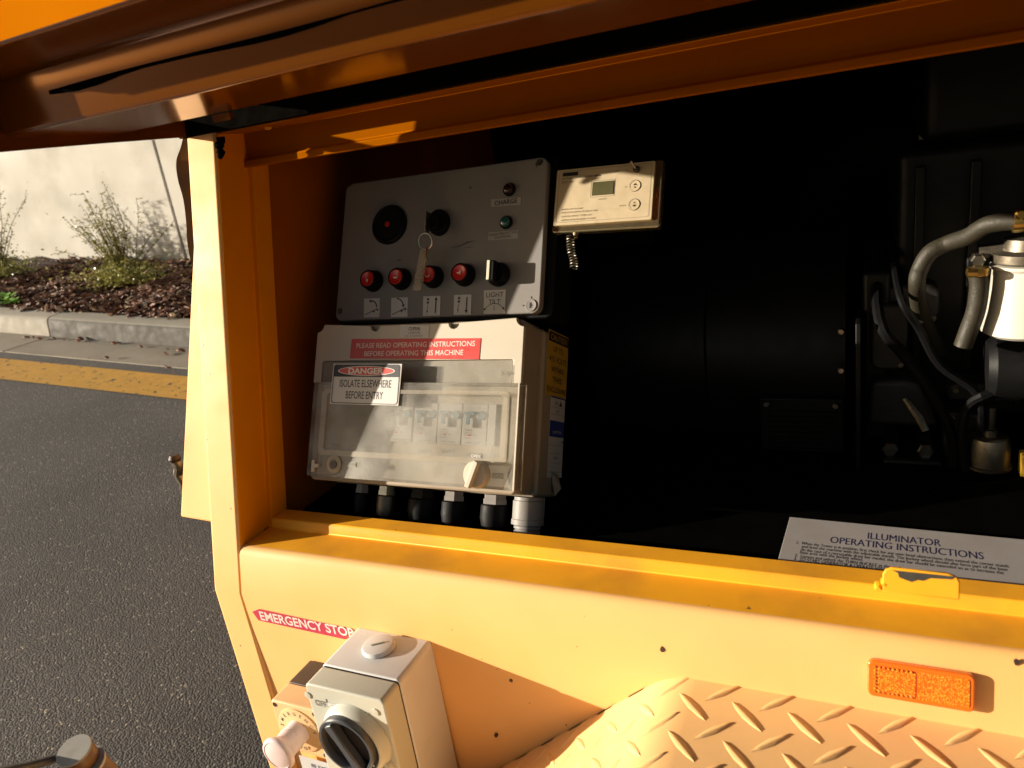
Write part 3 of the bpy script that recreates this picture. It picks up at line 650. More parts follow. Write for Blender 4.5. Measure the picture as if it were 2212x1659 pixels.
# ================================================================== DISTRIBUTION BOARD
BD = Fr(A3(-.675, .626, -.391) + A3(0, .087, 0), (1, 0, 0), (0, .4457, .895))
c2 = crop(720, 740, 2.962)
b2 = lambda x, y, w=0: BD.pk(c2(x, y), w)
UL = (b2(160, 190)[0] + b2(122, 545)[0]) / 2; UR = (b2(1635, 180)[0] + b2(1612, 575)[0]) / 2
VT = (b2(560, 118)[1] + b2(1580, 98)[1]) / 2; VM = (b2(122, 545)[1] + b2(1610, 575)[1]) / 2; VW = (b2(195, 388)[1] + b2(1560, 400)[1]) / 2
VBt = (b2(60, 1210, .022)[1] + b2(1540, 1340, .022)[1]) / 2
board = thing('distribution_board', BD(.15, 0, -.1), 'cream electrical distribution board with smoked hinged window below the control panel', 'distribution board')
Q = lambda mb, n, m, **k: mb.build(n, m, board, **k)
Q(MB().prism(BD, rrect(UL + .002, UR - .002, VBt - .006, VT - .001, .008), -.052, -.004), 'cover', M['creamdull'], bevel=.002)
Q(MB().prism(BD, rrect(UL + .004, UR + .004, VBt - .010, VT - .004, .008), -.125, -.0525), 'back_box', M['creamdull'], bevel=.003)
# top plate with notches
def arc(cu_, cv, r, a0, a1, n=6): return [(cu_ + r * math.cos(math.radians(a0 + (a1 - a0) * i / n)), cv + r * math.sin(math.radians(a0 + (a1 - a0) * i / n))) for i in range(n + 1)]
n1, n2 = b2(572, 118)[0], b2(1135, 108)[0]; uW0, uW1 = b2(190, 400)[0], b2(1557, 410)[0]
poly = [(UL, VM), (UL, VT - .012)] + arc(UL, VT, .011, -90, 0) + arc(n1, VT - .004, .0078, 180, 360) + arc(n2, VT - .004, .0078, 180, 360) + arc(UR, VT, .011, 180, 270) + [(UR, VM), (uW1, VM), (uW1, VW - .002), (uW1 - .002, VW), (uW0 + .002, VW), (uW0, VW - .002), (uW0, VM)]
poly[2 + 0] = (UL + .0, VT - .011)
Q(MB().prism(BD, poly[::-1], -.003, .003), 'face_plate', M['cream'], bevel=.0009)
# breaker tray behind the window
Q(MB().prism(BD, rrect(UL + .006, UR - .006, VBt + .003, VW - .001, .004), -.0035, -.001), 'inner_tray', M['cream'])
ti0, tv1 = b2(205, 625, .008); ti1, tv0 = b2(1470, 1110, .008)
Q(MB().prism(BD, rrect(ti0, ti1, tv0, tv1, .004), -.0008, .001), 'inner_cover', M['cream'], bevel=.0005)
bw = .0358; bu0 = b2(620, 800, .003)[0]; bv1 = b2(1000, 700, .003)[1]; bv0 = b2(1000, 990, .003)[1]
ux = [b2(1005, 850, .004)[0] + bw * i for i in (-2.05, -1, 0, 1, 2)]
for i, u in enumerate(ux):
    w_b = bw if i < 4 else .012
    br = MB().box(BD, u + .0006, u + w_b - .0006, bv0, bv1, .0011, .004).build('breaker', M['breaker'], board, bevel=.0005)
    if w_b > .02:
        lv = MB().box(BD, u + .004, u + .019, bv1 - .014, bv1 - .010, .0041, .008).box(BD, u + .007, u + .013, bv1 - .026, bv1 - .014, .0041, .0075).build('switch', M['dlidblue'] if i > 0 else M['knobgrey'], br, bevel=.0006)
        MB().box(BD, u + .014, u + .0185, bv1 - .030, bv1 - .018, .0041, .009).build('lever', M['breaker'], br, bevel=.0006)
        MB().lathe(BD, [(.0052, .0041), (.0052, .006), (.0046, .0066)], 16, (u + .028, bv1 - .0145)).build('test_button', M['dlidblue'], br)
        text('CLIPSAL', BD, u + .0100, bv1 - .033, .0018, M['inkgrey'], br, W=.011, w=.0042)
        text('RCBE220', BD, u + .0100, bv1 - .0365, .0014, M['inkgrey'], br, W=.011, w=.0042)
        MB().box(BD, u + .009, u + .014, bv1 - .0402, bv1 - .0384, .0041, .0043).build('rating_mark', M['red'], br)
        text('C20', BD, u + .006, bv1 - .0393, .0016, M['ink'], br, w=.0043)
        text('30mA', BD, u + .0195, bv1 - .0393, .0014, M['inkgrey'], br, w=.0043)
        text('240V~ 50Hz', BD, u + .0095, bv1 - .0430, .0012, M['inkgrey'], br, w=.0043)
        text('LINE LOAD  T', BD, u + .020, bv0 + .003, .0012, M['inkgrey'], br, W=.028, w=.0043)
for s_, x_ in (('LIGHT 2', 912), ('LIGHT 3', 1080)):
    u, v = b2(x_, 1045, .002); text(s_, BD, u, v, .0042, M['inkgrey'], board, W=.0185, w=.0014)
u, v = b2(1265, 1070, .002); text('LIGHT 4', BD, u, v, .0042, M['inkgrey'], board, W=.0185, w=.0014)
u, v = b2(470, 1015, .002); text('MAIN SWITCH', BD, u, v, .0042, M['inkgrey'], board, W=.04, w=.0014)
# window: upper flat and deeper lower hood
wd = .021; WL = (b2(122, 548, wd)[0] + b2(62, 1205, wd)[0]) / 2; WR = (b2(1597, 600, wd)[0] + b2(1548, 1335, wd)[0]) / 2
hood = Q(MB().prism(BD, rrect(uW0 + .001, uW1 - .001, VM - .001, VW - .0012, .002), .0002, .0028), 'window_flap', M['window'], bevel=.0006)
fv = VM - .001
mb = MB(); t2 = .0022
mb.box(BD, WL, WR, VBt, fv, wd - t2, wd); mb.box(BD, WR - t2, WR, VBt, fv, .0005, wd - t2 - .0001); mb.box(BD, WL, WL + t2, VBt, fv, .0005, wd - t2 - .0001)
mb.box(BD, WL + t2 + .0001, WR - t2 - .0001, fv - t2, fv, .0005, wd - t2 - .0001); mb.box(BD, WL + t2 + .0001, WR - t2 - .0001, VBt, VBt + t2, .0005, wd - t2 - .0001)
win = Q(mb, 'window_hood', M['window'], bevel=.0007)
MB().box(BD, WR - .0014, WR + .0009, VBt, fv, wd - .001, wd + .0011).box(BD, WR + .0001, WR + .0012, VBt, fv, .0005, .0025).build('rim', M['cream'], win, bevel=.0004)
# moulded raised frame on hood
fu0, fv1 = b2(190, 600, wd); fu1, fv0 = b2(1500, 1150, wd); fu0 = b2(150, 1050, wd)[0]
o_, i_ = rrect(fu0, fu1, fv0, fv1, .008), rrect(fu0 + .009, fu1 - .009, fv0 + .007, fv1 - .005, .004)
mb = MB(); n = len(o_)
mb.v = [tuple(BD(*p, wd + h)) for h in (.0002, .0014) for lst in (o_, i_) for p in lst]
mb.f = [(2 * n + i, 2 * n + (i + 1) % n, 3 * n + (i + 1) % n, 3 * n + i) for i in range(n)] + [(i, (i + 1) % n, 2 * n + (i + 1) % n, 2 * n + i) for i in range(n)] + [(n + i, 3 * n + i, 3 * n + (i + 1) % n, n + (i + 1) % n) for i in range(n)]
mb.build('raised_frame', M['fob'], win)
# hood knob, lock eyelet and tags
u, v = b2(1270, 1212, wd + .01)
kn = MB().lathe(BD, [(.0168, wd + .0002), (.0168, wd + .007), (.0150, wd + .010), (0, wd + .010)], 32, (u, v)).build('knob', M['cream'], win)
kf2 = Fr(BD(u, v, wd), BD.x * .97 + BD.y * -.24, BD.y); kf2 = Fr(BD(u, v, wd), nrm(BD.x * math.cos(-.33) + BD.y * math.sin(-.33)), BD.y)
MB().prism(kf2, [(-.0035, -.0165), (.0032, -.0168), (.0034, .0165), (-.0035, .0168)], .0101, .0185).build('grip', M['cream'], kn, bevel=.001)
u, v = b2(268, 1138, wd); MB().lathe(BD, [(.0118, wd + .0002), (.0118, wd + .002), (.0070, wd + .0028), (.0058, wd + .0012), (0, wd + .0012)], 24, (u, v)).build('lock', M['creamdull'], win)
MB().lathe(BD, [(.0050, wd + .0013), (.0046, wd + .0022), (0, wd + .0022)], 16, (u, v)).build('lock_core', M['brownblack'], win)
for s_, x_, y_ in (('UNLOCK', 278, 1010), ('OPEN', 390, 1140), ('OPEN', 1283, 1080), ('LOCK', 1440, 1222)):
    u, v = b2(x_, y_, wd)
    tg = MB().box(BD, u - .0075, u + .0075, v - .0034, v + .0034, wd + .0002, wd + .0008).build('moulded_tag', M['window'], win, bevel=.0003)
    text(s_, BD, u, v, .0034, M['lettwhite'] if x_ > 1200 else M['inkgrey'], tg, W=.0125, w=wd + .0012)
u, v = b2(135, 1150, wd); mb = MB().box(BD, u - .006, u - .001, v - .008, v + .008, wd, wd + .003).box(BD, u - .001, u + .006, v - .002, v + .003, wd, wd + .003); mb.build('catch', M['cream'], win, bevel=.0005)
u, v = b2(1500, 485, .003); MB().box(BD, u - .006, u + .009, v - .0008, v + .0010, .003, .0042).box(BD, u - .008, u - .0055, v - .0035, v + .0030, .003, .0042).box(BD, u + .0075, u + .009, v - .017, v + .010, .003, .0040).build('hinge_clip', M['window'], win, bevel=.0003)
# labels
def sticker(parent, fr, pts, w, m, name='label', r=0, t=.0004, label=None):
    us = [fr.pk(p, w) for p in pts]; mb = MB().prism(fr, us, w, w + t)
    return mb.build(name, m, parent, smooth=False, label=label), us
def corners(us):                 # bottom-left, bottom-right, top-right, top-left -> centre, width, height
    us = np.array(us); return us.mean(0), np.linalg.norm(us[1] - us[0]), np.linalg.norm(us[3] - us[0])
st, us = sticker(board, BD, [c2(377, 380), c2(1305, 386), c2(1318, 234), c2(392, 240)], .0032, M['red'], label='red operating instructions label')
(cu0, cv0), W_, H_ = corners(us)
text('PLEASE READ OPERATING INSTRUCTIONS', BD, cu0 + .001, cv0 + H_ * .20, H_ * .245, M['lettpink'], st, W=W_ * .915, w=.00375, bold=.012)
text('BEFORE OPERATING THIS MACHINE', BD, cu0, cv0 - H_ * .21, H_ * .245, M['lettpink'], st, W=W_ * .765, w=.00375, bold=.012)
st, us = sticker(board, BD, [c2(735, 228), c2(940, 233), c2(952, 143), c2(742, 138)], .0032, M['white'], label='small white maker label')
(cu0, cv0), W_, H_ = corners(us)
text('CLIPSAL', BD, cu0, cv0 + H_ * .22, H_ * .24, M['ink'], st, W=W_ * .42, w=.00375, bold=.02)
text('56SB12N', BD, cu0, cv0 - H_ * .10, H_ * .18, M['inkgrey'], st, W=W_ * .40, w=.00375)
text('IP56  CLASS RATED', BD, cu0, cv0 - H_ * .36, H_ * .13, M['inkgrey'], st, W=W_ * .62, w=.00375)
# danger sign on the window
wz = wd + .0012
pts = [c2(235, 705), c2(728, 720), c2(755, 418), c2(263, 416)]
us = [BD.pk(p, wz) for p in pts]
dg_ = MB().prism(BD, us, wz, wz + .0009).build('danger_label', M['white'], win, bevel=.0004)
(cu0, cv0), W_, H_ = corners(us); du = (us[3][0] - us[0][0])
FD = Fr(BD(cu0, cv0), BD.x * (us[1][0] - us[0][0]) + BD.y * (us[1][1] - us[0][1]), BD.y)
def frame_poly(fr, o_, i_, w, name, m, parent):
    n = len(o_); mb = MB(); mb.v = [tuple(fr(*p, w)) for lst in (o_, i_) for p in lst]; mb.f = [(i, (i + 1) % n, n + (i + 1) % n, n + i) for i in range(n)]; return mb.build(name, m, parent, smooth=False)
hw, hh = W_ / 2, H_ / 2
frame_poly(FD, rrect(-hw * .965, hw * .965, -hh * .95, hh * .95, .004), rrect(-hw * .945, hw * .945, -hh * .915, hh * .915, .0035), wz + .0012, 'border', M['ink'], dg_)
MB().prism(FD, rrect(-hw * .95, hw * .95, hh * .35, hh * .93, .0015), wz + .0010, wz + .0013).build('black_band', M['ink'], dg_, smooth=False)
el = [(math.cos(i * math.pi / 20) * hw * .83, hh * .64 + math.sin(i * math.pi / 20) * hh * .235) for i in range(40)]
el2 = [(math.cos(i * math.pi / 20) * hw * .79, hh * .64 + math.sin(i * math.pi / 20) * hh * .20) for i in range(40)]
MB().prism(FD, el, wz + .0014, wz + .0015).build('oval_border', M['lettwhite'], dg_, smooth=False)
MB().prism(FD, el2, wz + .0016, wz + .0017).build('oval', M['red'], dg_, smooth=False)
text('DANGER', FD, 0, hh * .64, hh * .27, M['lettwhite'], dg_, W=hw * 1.02, w=wz + .00182, bold=.035)
text('ISOLATE ELSEWHERE', FD, 0, hh * .03, hh * .36, M['ink'], dg_, W=hw * 1.50, w=wz + .00105, bold=.008)
text('BEFORE ENTRY', FD, 0, -hh * .53, hh * .36, M['ink'], dg_, W=hw * 1.08, w=wz + .00105, bold=.008)
# side stickers on the right face of the box
SF = Fr(BD(UR + .004, 0, 0), BD.z * -1, BD.y)      # x goes inward, outward = +X
xs_ = SF.O[0]
c4 = crop(1150, 740, 2.962)
def sq(x, y): return SF.pk(c4(x, y), .0006)
a = [sq(505, 655), sq(655, 665), sq(672, 235), sq(535, 165)]
u0_ = .058; u1_ = .112
v1_ = a[3][1]; v0_ = a[0][1]; 
u0_, u1_ = (a[0][0] + a[3][0]) / 2, (a[1][0] + a[2][0]) / 2
v0_, v1_ = (a[0][1] + a[1][1]) / 2, (a[2][1] + a[3][1]) / 2
stc = MB().box(SF, u0_, u1_, v0_, v1_, .0002, .0006).build('caution_label', M['cautionyellow'], board, smooth=False)
Wc, Hc = u1_ - u0_, v1_ - v0_; uc = (u0_ + u1_) / 2
MB().box(SF, u0_ + .001, u1_ - .001, v1_ - Hc * .17, v1_ - Hc * .02, .0007, .0009).build('header_band', M['ink'], stc, smooth=False)
text('CAUTION', SF, uc, v1_ - Hc * .095, Hc * .09, M['cautionyellow'], stc, W=Wc * .8, w=.0011)
for i, s_ in enumerate(('UP TO', '415 VOLTS', 'WITHIN', 'THIS', 'ENCLOSURE')): text(s_, SF, uc, v1_ - Hc * (.27 + .155 * i), Hc * .085, M['ink'], stc, W=Wc * (.5, .85, .6, .45, .92)[i], w=.0008, bold=.01)
a = [sq(530, 1190), sq(605, 1235), sq(665, 672), sq(548, 650)]
u0_, u1_ = .060, (a[1][0] + a[2][0]) / 2 ; v0_, v1_ = a[1][1], (a[2][1] + a[3][1]) / 2
u0_ = a[3][0]
st2 = MB().box(SF, u0_, u1_, v0_, v1_, .0002, .0006).build('test_label', M['white'], board, smooth=False)
Wc, Hc = u1_ - u0_, v1_ - v0_; uc = (u0_ + u1_) / 2
MB().box(SF, u0_, u1_, v1_ - Hc * .50, v1_ - Hc * .30, .0007, .0008).box(SF, u0_, u1_, v1_ - Hc * .02, v1_, .0007, .0008).build('blue_band', M['blue'], st2, smooth=False)
mb = MB()
for f in (.13, .22, .60, .70, .82, .93): mb.box(SF, u0_, u1_, v1_ - Hc * f - .0003, v1_ - Hc * f, .0007, .0008)
mb.prism(SF, [(uc + .004, v1_ - Hc * .11), (uc + .014, v1_ - Hc * .11), (uc + .009, v1_ - Hc * .04)], .0007, .0008).prism(SF, [(u1_ - .006, v1_ - Hc * .53), (u1_ - .001, v1_ - Hc * .555), (u1_ - .006, v1_ - Hc * .58)], .0007, .0008)
mb.build('printed_rule', M['ink'], st2, smooth=False)
text('CAUTION', SF, uc, v1_ - Hc * .44, Hc * .035, M['lettwhite'], st2, W=Wc * .6, w=.001); text('LIVE', SF, uc, v1_ - Hc * .18, Hc * .04, M['ink'], st2, w=.0008)
text('TEST', SF, uc - .006, v1_ - Hc * .08, Hc * .035, M['ink'], st2, w=.0008); text('START', SF, uc, v1_ - Hc * .76, Hc * .035, M['ink'], st2, w=.0008)
p0 = SF((u0_ + u1_) / 2, v0_, .001)
MB().add([p0 + A3(0, -.008, .014), p0 + A3(.002, .008, .0), p0 + A3(.010, -.006, -.012), p0 + A3(.005, -.018, -.018), p0 + A3(.001, -.013, -.003)], [(0, 1, 2), (0, 2, 3, 4)]).build('peeled_corner', M['creamdull'], board, smooth=False)
# cable glands below
GZ = Fr(BD(0, VBt - .006, -.030), (1, 0, 0), BD.z)          # looking along the box bottom: outward = -down?
GZ = Fr(BD(0, VBt - .009, -.045), BD.x, BD.z * 1)
dn = -1 if np.dot(GZ.z, BD.y) > 0 else 1
def gland(x_, r, L_, m, col, nut=True):
    u = b2(x_, 1290, -.045)[0]
    mb = MB().lathe(GZ, [(r * .9, 0), (r * .9, dn * .006), (r * .98, dn * .006), (r * .98, dn * .012)], 6, (u, 0)); g1 = mb.build('cable_gland', col, board, smooth=False)
    MB().lathe(GZ, [(r * .9, dn * .0121), (r * 1.05, dn * .014), (r * 1.08, dn * .030), (r * .95, dn * .040), (r * .6, dn * .043), (r * .55, dn * L_)], 16, (u, 0)).build('cable', m, g1)
gland(470, .010, .10, M['black'], M['panelgrey']); gland(648, .013, .09, M['steel_dull'], M['steel']); gland(905, .018, .09, M['black'], M['black']); gland(1130, .015, .09, M['black'], M['panelgrey']); gland(1425, .017, .09, M['black'], M['panelgrey'])
u = b2(1660, 1400, -.045)[0]
g1 = MB().lathe(GZ, [(.018, 0), (.018, dn * .004), (.0195, dn * .005), (.0195, dn * .027), (.0205, dn * .028), (.0205, dn * .034), (.015, dn * .034)], 32, (u, 0)).build('conduit_adaptor', M['panelgrey'], board, ang=25)
pr = []
for k in range(16): pr += [(.0150, dn * (.0345 + .006 * k)), (.0170, dn * (.036 + .006 * k)), (.0170, dn * (.0385 + .006 * k)), (.0150, dn * (.040 + .006 * k))]
MB().lathe(GZ, pr, 24, (u, 0)).build('conduit', M['panelgrey'], g1)
mb = MB()
for k in range(6):
    a_ = math.radians(200 + k * 25); mb.box(Fr(GZ(u + .0196 * math.cos(a_), .0196 * math.sin(a_)), GZ.x * -math.sin(a_) + GZ.y * math.cos(a_), GZ.z), -.001, .001, min(0, dn * .026) , max(0, dn * .026), -.001, .001)
mb.build('rib', M['panelgrey'], g1)

# ================================================================== CONTROL PANEL
CP = Fr(A3(-.675, .626, -.391) + A3(0, .122, 0), (1, 0, 0), (0, .4457, .895))
c1 = crop(780, 340, 3.568)
b1 = lambda x, y, w=0: CP.pk(c1(x, y), w)
PL_, PR_ = (b1(125, 1450)[0] + b1(195, 500)[0]) / 2, (b1(1880, 1400)[0] + b1(1950, 300)[0]) / 2; PB = (b1(300, 1545)[1] + b1(1800, 1505)[1]) / 2; PT = b1(1850, 150)[1]
cpn = thing('control_panel', CP((PL_ + PR_) / 2, PB, -.06), 'grey control panel with red push buttons, key switch and pictogram labels', 'control panel')
R_ = lambda mb, n, m, **k: mb.build(n, m, cpn, **k)
R_(MB().prism(CP, rrect(PL_, PR_, PB, PT, .011), -.012, 0), 'face', M['panelgrey'], bevel=.0018, seg=3)
R_(MB().prism(CP, rrect(PL_ - .004, PR_ + .012, PB - .004, PT + .004, .011), -.075, -.0125), 'back_box', M['engine'], bevel=.002)
# hour meter
u, v = b1(568, 722, .006)
gg = R_(MB().lathe(CP, [(.0285, .0002), (.0285, .004), (.026, .0065), (.0235, .0065), (.022, .005), (0, .005)], 40, (u, v)), 'gauge', M['black'])
MB().lathe(CP, [(.0042, .0063), (.0036, .0070), (0, .0070)], 12, (u - .001, v)).build('indicator', M['redbutton'], gg)
MB().lathe(CP, [(.0215, .0052), (.0213, .0056), (.008, .0060), (.0, .0061)], 32, (u, v)).build('glass', M['black'], gg)
# push buttons
for i, (x_, y_, sh) in enumerate(((390, 1195, 'I'), (635, 1178, '-'), (912, 1158, 'U'), (1185, 1140, 'T'))):
    u, v = b1(x_, y_, .017)
    bt = R_(MB().lathe(CP, [(.0155, .0002), (.0155, .004), (.0140, .008), (.0132, .016), (.0122, .0175), (.0112, .0175), (.0112, .016), (0, .016)], 32, (u, v)), 'push_button', M['black'])
    MB().lathe(CP, [(.0108, .0162), (.0108, .0168), (.0098, .0176), (.0092, .0172), (0, .0172)], 28, (u, v)).build('cap', M['redbutton'], bt)
    k = .001
    if sh == 'I': bx = [(-.0008, .0010, -.0045, -.0005)]
    elif sh == '-': bx = [(-.0035, .0035, -.0022, -.0004)]
    elif sh == 'U': bx = None
    else: bx = [(.0002, .0020, -.0030, .0024), (-.0035, .0002, -.0014, .0002)]
    if bx:
        mb = MB()
        for q in bx: mb.box(CP, u + q[0], u + q[1], v + q[2], v + q[3], .0173, .0176)
    else:
        pa = arc(0, 0, .0032, 180, 380, 8); pb = arc(0, 0, .0018, 380, 180, 8); mb = MB().prism(CP, [(u + a_, v + b_ - .001) for a_, b_ in pa + pb], .0173, .0176)
    mb.build('mark', M['lettwhite'], bt, smooth=False)
# rotary selector
u, v = b1(1490, 1140, .014)
bt = R_(MB().lathe(CP, [(.0160, .0002), (.0160, .004), (.0150, .006), (.0138, .013), (.0132, .014), (0, .014)], 32, (u, v)), 'selector_switch', M['black'])
MB().box(CP, u - .0055, u + .0045, v - .0135, v + .0140, .0141, .024).build('grip', M['black'], bt, bevel=.002)
MB().box(CP, u - .0059, u - .0018, v - .0120, v + .0135, .0242, .0252).build('pointer', M['pointer'], bt, bevel=.0004)
# ignition switch
u, v = b1(992, 700, .010)
ig = R_(MB().lathe(CP, [(.0155, .0002), (.0155, .009), (.0140, .0115), (.0110, .0115), (.010, .009), (0, .009)], 32, (u, v), sc=(1, 1.15)), 'ignition_switch', M['black'])
MB().lathe(CP, [(.0085, .0091), (.0080, .0150), (0, .0150)], 24, (u, v)).build('key_barrel', M['black'], ig)
# indicator lamps and lock
for x_, y_, m_ in ((1610, 420, 'darkred'), (1583, 705, 'teal')):
    u, v = b1(x_, y_, .004); lm = R_(MB().lathe(CP, [(.0088, .0002), (.0088, .003), (.0080, .0042), (.0070, .0042)], 28, (u, v)), 'indicator_lamp', M['black'])
    MB().lathe(CP, [(.0070, .003), (.0068, .0055), (.0052, .0082), (.0028, .0092), (0, .0094)], 24, (u, v)).build('lens', M[m_], lm)
u, v = b1(1803, 1425, .001)
lk = R_(MB().lathe(CP, [(.0080, .0002), (.0080, .0010), (.0074, .0014), (.0066, .0012), (0, .0012)], 28, (u, v)), 'lock', M['panelgrey'])
MB().box(CP, u - .0015, u + .0010, v - .0035, v + .0035, .0013, .0016).box(CP, u - .0015, u + .0022, v - .0005, v + .0008, .0013, .0017).build('keyhole', M['ink'], lk, smooth=False)
MB().box(CP, u - .0004, u + .0004, v + .0088, v + .0118, .0003, .0005).prism(CP, [(u - .0115, v - .001), (u - .009, v + .0004), (u - .0115, v + .0014)], .0003, .0005).build('mark', M['ink'], lk, smooth=False)
# corner screws
for x_, y_ in ((155, 1475), (1880, 190)):
    u, v = b1(x_, y_, 0); R_(MB().lathe(CP, [(.0045, .0002), (.0042, .0012), (0, .0012)], 14, (u, v)), 'screw', M['steel_dull'])
# scuffs
mb = MB()
for (xa, ya), (xb, yb), w_k in (((1090, 935), (1235, 910), .0004), ((1150, 930), (1345, 860), .0006), ((1230, 930), (1320, 925), .0003), ((645, 1045), (690, 1030), .0007)):
    a, b = np.array(b1(xa, ya)), np.array(b1(xb, yb)); m_ = (a + b) / 2 + (b - a)[::-1] * .05; d = nrm(b - a)[::-1] * w_k * A3(-1, 1, 0)[:2]
    mb.prism(CP, [tuple(a), tuple(m_ - d), tuple(b), tuple(m_ + d)], .0002, .0003)
R_(mb, 'scuff', M['ink'], smooth=False)
def lab(pts, name='label', m='greylabel'): return sticker(cpn, CP, [c1(*p) for p in pts], .0003, M[m], name)
st, us = lab(((1462, 573), (1718, 556), (1722, 490), (1464, 510))); (cu0, cv0), W_, H_ = corners(us); text('CHARGE', CP, cu0, cv0, H_ * .62, M['ink'], st, W=W_ * .76, w=.0010, bold=.01, rot=.02)
st, us = lab(((1435, 863), (1692, 845), (1697, 776), (1438, 797))); (cu0, cv0), W_, H_ = corners(us)
text('ENGINE PROTECTION', CP, cu0, cv0 + H_ * .22, H_ * .32, M['ink'], st, W=W_ * .93, w=.0010, rot=.02); text('SHUTDOWN', CP, cu0, cv0 - H_ * .22, H_ * .32, M['ink'], st, W=W_ * .54, w=.0010, rot=.02)
# pictograms
def picto(pts):
    st, us = lab(pts, 'pictogram_label', 'white'); (c_, cv_), W_, H_ = corners(us); return st, c_, cv_, W_, H_
def stroke(mb, pts, w, w0=.0009):
    for a, b in zip(pts, pts[1:]):
        a, b = np.array(a), np.array(b); d = nrm(b - a); p = A3(-d[1], d[0])[:2] * w / 2; mb.prism(CP, [tuple(a - p), tuple(b - p), tuple(b + p), tuple(a + p)], w0, w0 + .0001)
def star(mb, c_, r):
    for k in range(4): a_ = k * math.pi / 4; stroke(mb, [(c_[0] - r * math.cos(a_), c_[1] - r * math.sin(a_)), (c_[0] + r * math.cos(a_), c_[1] + r * math.sin(a_))], .0005, .0009 + .0001 * k)
for i, pts in enumerate((((362, 1530), (497, 1528), (500, 1363), (364, 1368)), ((597, 1528), (739, 1523), (743, 1355), (600, 1362)))):
    st, c_, v_, W_, H_ = picto(pts); mb = MB()
    stroke(mb, [(c_ - W_ * .40, v_ - H_ * .36), (c_ + W_ * .38, v_ - H_ * .06)], .0011)
    for k in (.0, .22):
        q = (c_ + W_ * (.16 + k), v_ - H_ * (.20 - k * .35)); star(mb, q, .0022) if i else mb.lathe(CP, [(.0014, .0009), (.0014, .0011)], 8, q)
    ar = arc(c_ - W_ * .02, v_ + H_ * .02, W_ * .34, 0, 95, 7); ar = ar if i == 0 else arc(c_ - W_ * .22, v_ + H_ * .0, W_ * .46, 85, 15, 7)
    stroke(mb, ar, .0017, .0011)
    e, f = np.array(ar[-1]), np.array(ar[-2]); d = nrm(e - f); p = A3(-d[1], d[0])[:2]; mb.prism(CP, [tuple(e + p * .0024), tuple(e - p * .0024), tuple(e + d * .0042)], .0012, .0013)
    mb.build('pictogram', M['ink'], st, smooth=False)
for i, pts in enumerate((((872, 1518), (1022, 1514), (1025, 1343), (876, 1348)), ((1138, 1508), (1288, 1506), (1292, 1332), (1142, 1337)))):
    st, c_, v_, W_, H_ = picto(pts); mb = MB()
    stroke(mb, [(c_ - W_ * .24, v_ - H_ * .40), (c_ - W_ * .24, v_ + H_ * .02)], .0005); mb.prism(CP, [(c_ - W_ * .28, v_ - H_ * .30), (c_ - W_ * .18, v_ - H_ * .27), (c_ - W_ * .26, v_ - H_ * .20)], .0009, .001)
    for k in (.17, .34): star(mb, (c_ - W_ * .22, v_ + H_ * k), .0020); mb.box(CP, c_ - W_ * .28, c_ - W_ * .17, v_ + H_ * k - .0008, v_ + H_ * k + .0008, .0013, .0014)
    sg = 1 if i == 0 else -1
    stroke(mb, [(c_ + W_ * .24, v_ - sg * H_ * .38), (c_ + W_ * .24, v_ + sg * H_ * .30)], .0016, .0011); e = (c_ + W_ * .24, v_ + sg * H_ * .28); mb.prism(CP, [(e[0] - .0024, e[1]), (e[0] + .0024, e[1]), (e[0], e[1] + sg * .0042)][::sg], .0013, .0014)
    mb.build('pictogram', M['ink'], st, smooth=False)
st, c_, v_, W_, H_ = picto(((1397, 1502), (1583, 1497), (1588, 1290), (1400, 1296)))
text('LIGHT', CP, c_, v_ + H_ * .30, H_ * .20, M['ink'], st, W=W_ * .80, w=.001, bold=.0); text('TILT', CP, c_, v_ + H_ * .01, H_ * .20, M['ink'], st, W=W_ * .54, w=.001)
mb = MB(); ar = arc(c_, v_ - H_ * .58, W_ * .52, 142, 38, 12); stroke(mb, ar, .0007); stroke(mb, [(c_, v_ - H_ * .18), (c_, v_ - H_ * .36)], .0006, .0012)
for e, f in ((ar[-1], ar[-2]), (ar[0], ar[1])):
    e, f = np.array(e), np.array(f); d = nrm(e - f); p = A3(-d[1], d[0])[:2]; mb.prism(CP, [tuple(e + p * .0018), tuple(e - p * .0018), tuple(e + d * .0036)], .0012, .0013)
mb.build('pictogram', M['ink'], st, smooth=False)

# keys hanging from the ignition
u, v = b1(885, 700, .03)
kt = thing('key_ring', CP(u, v, .02), 'bunch with ignition key, steel ring and clear plastic fob hanging over the red buttons', 'keys')
a, b = b1(905, 610, .030), b1(870, 790, .030)
KF = Fr(CP(0, 0, 0), CP.x, CP.y)
uu, vv = b1(992, 700, .014)
MB().box(CP, a[0] - .0005, a[0] + .0008, b[1], a[1], .022, .032).build('key_head', M['steel'], kt, bevel=.0003)
MB().box(CP, b[0] - .001, b[0] + .018, (a[1] + b[1]) / 2 - .007, (a[1] + b[1]) / 2 + .007, .0155, .0215).build('key_blade', M['black'], kt, bevel=.001)
cr1 = b1(885, 870, .030); rr_ = .0105
pts = [CP(cr1[0] + rr_ * math.cos(t_), cr1[1] + rr_ * math.sin(t_) * .98, .027 + .003 * math.sin(t_ * 1.0)) for t_ in np.linspace(0, 2 * math.pi, 33)]
MB().tube(pts, .0006, 6, cap=False).tube([p + CP.z * .0009 for p in pts], .0006, 6, cap=False).build('split_ring', M['steel'], kt)
q0, q1 = b1(862, 940, .026), b1(795, 1290, .030)
FB = Fr(CP(*q1, .021), nrm(CP.x * math.cos(-.14) + CP.y * math.sin(-.14)), CP.y); Lf = math.hypot(q0[0] - q1[0], q0[1] - q1[1])
MB().prism(FB, rrect(-.0065, .0065, 0, Lf, .003), 0, .0045).build('fob', M['fob'], kt, bevel=.001)
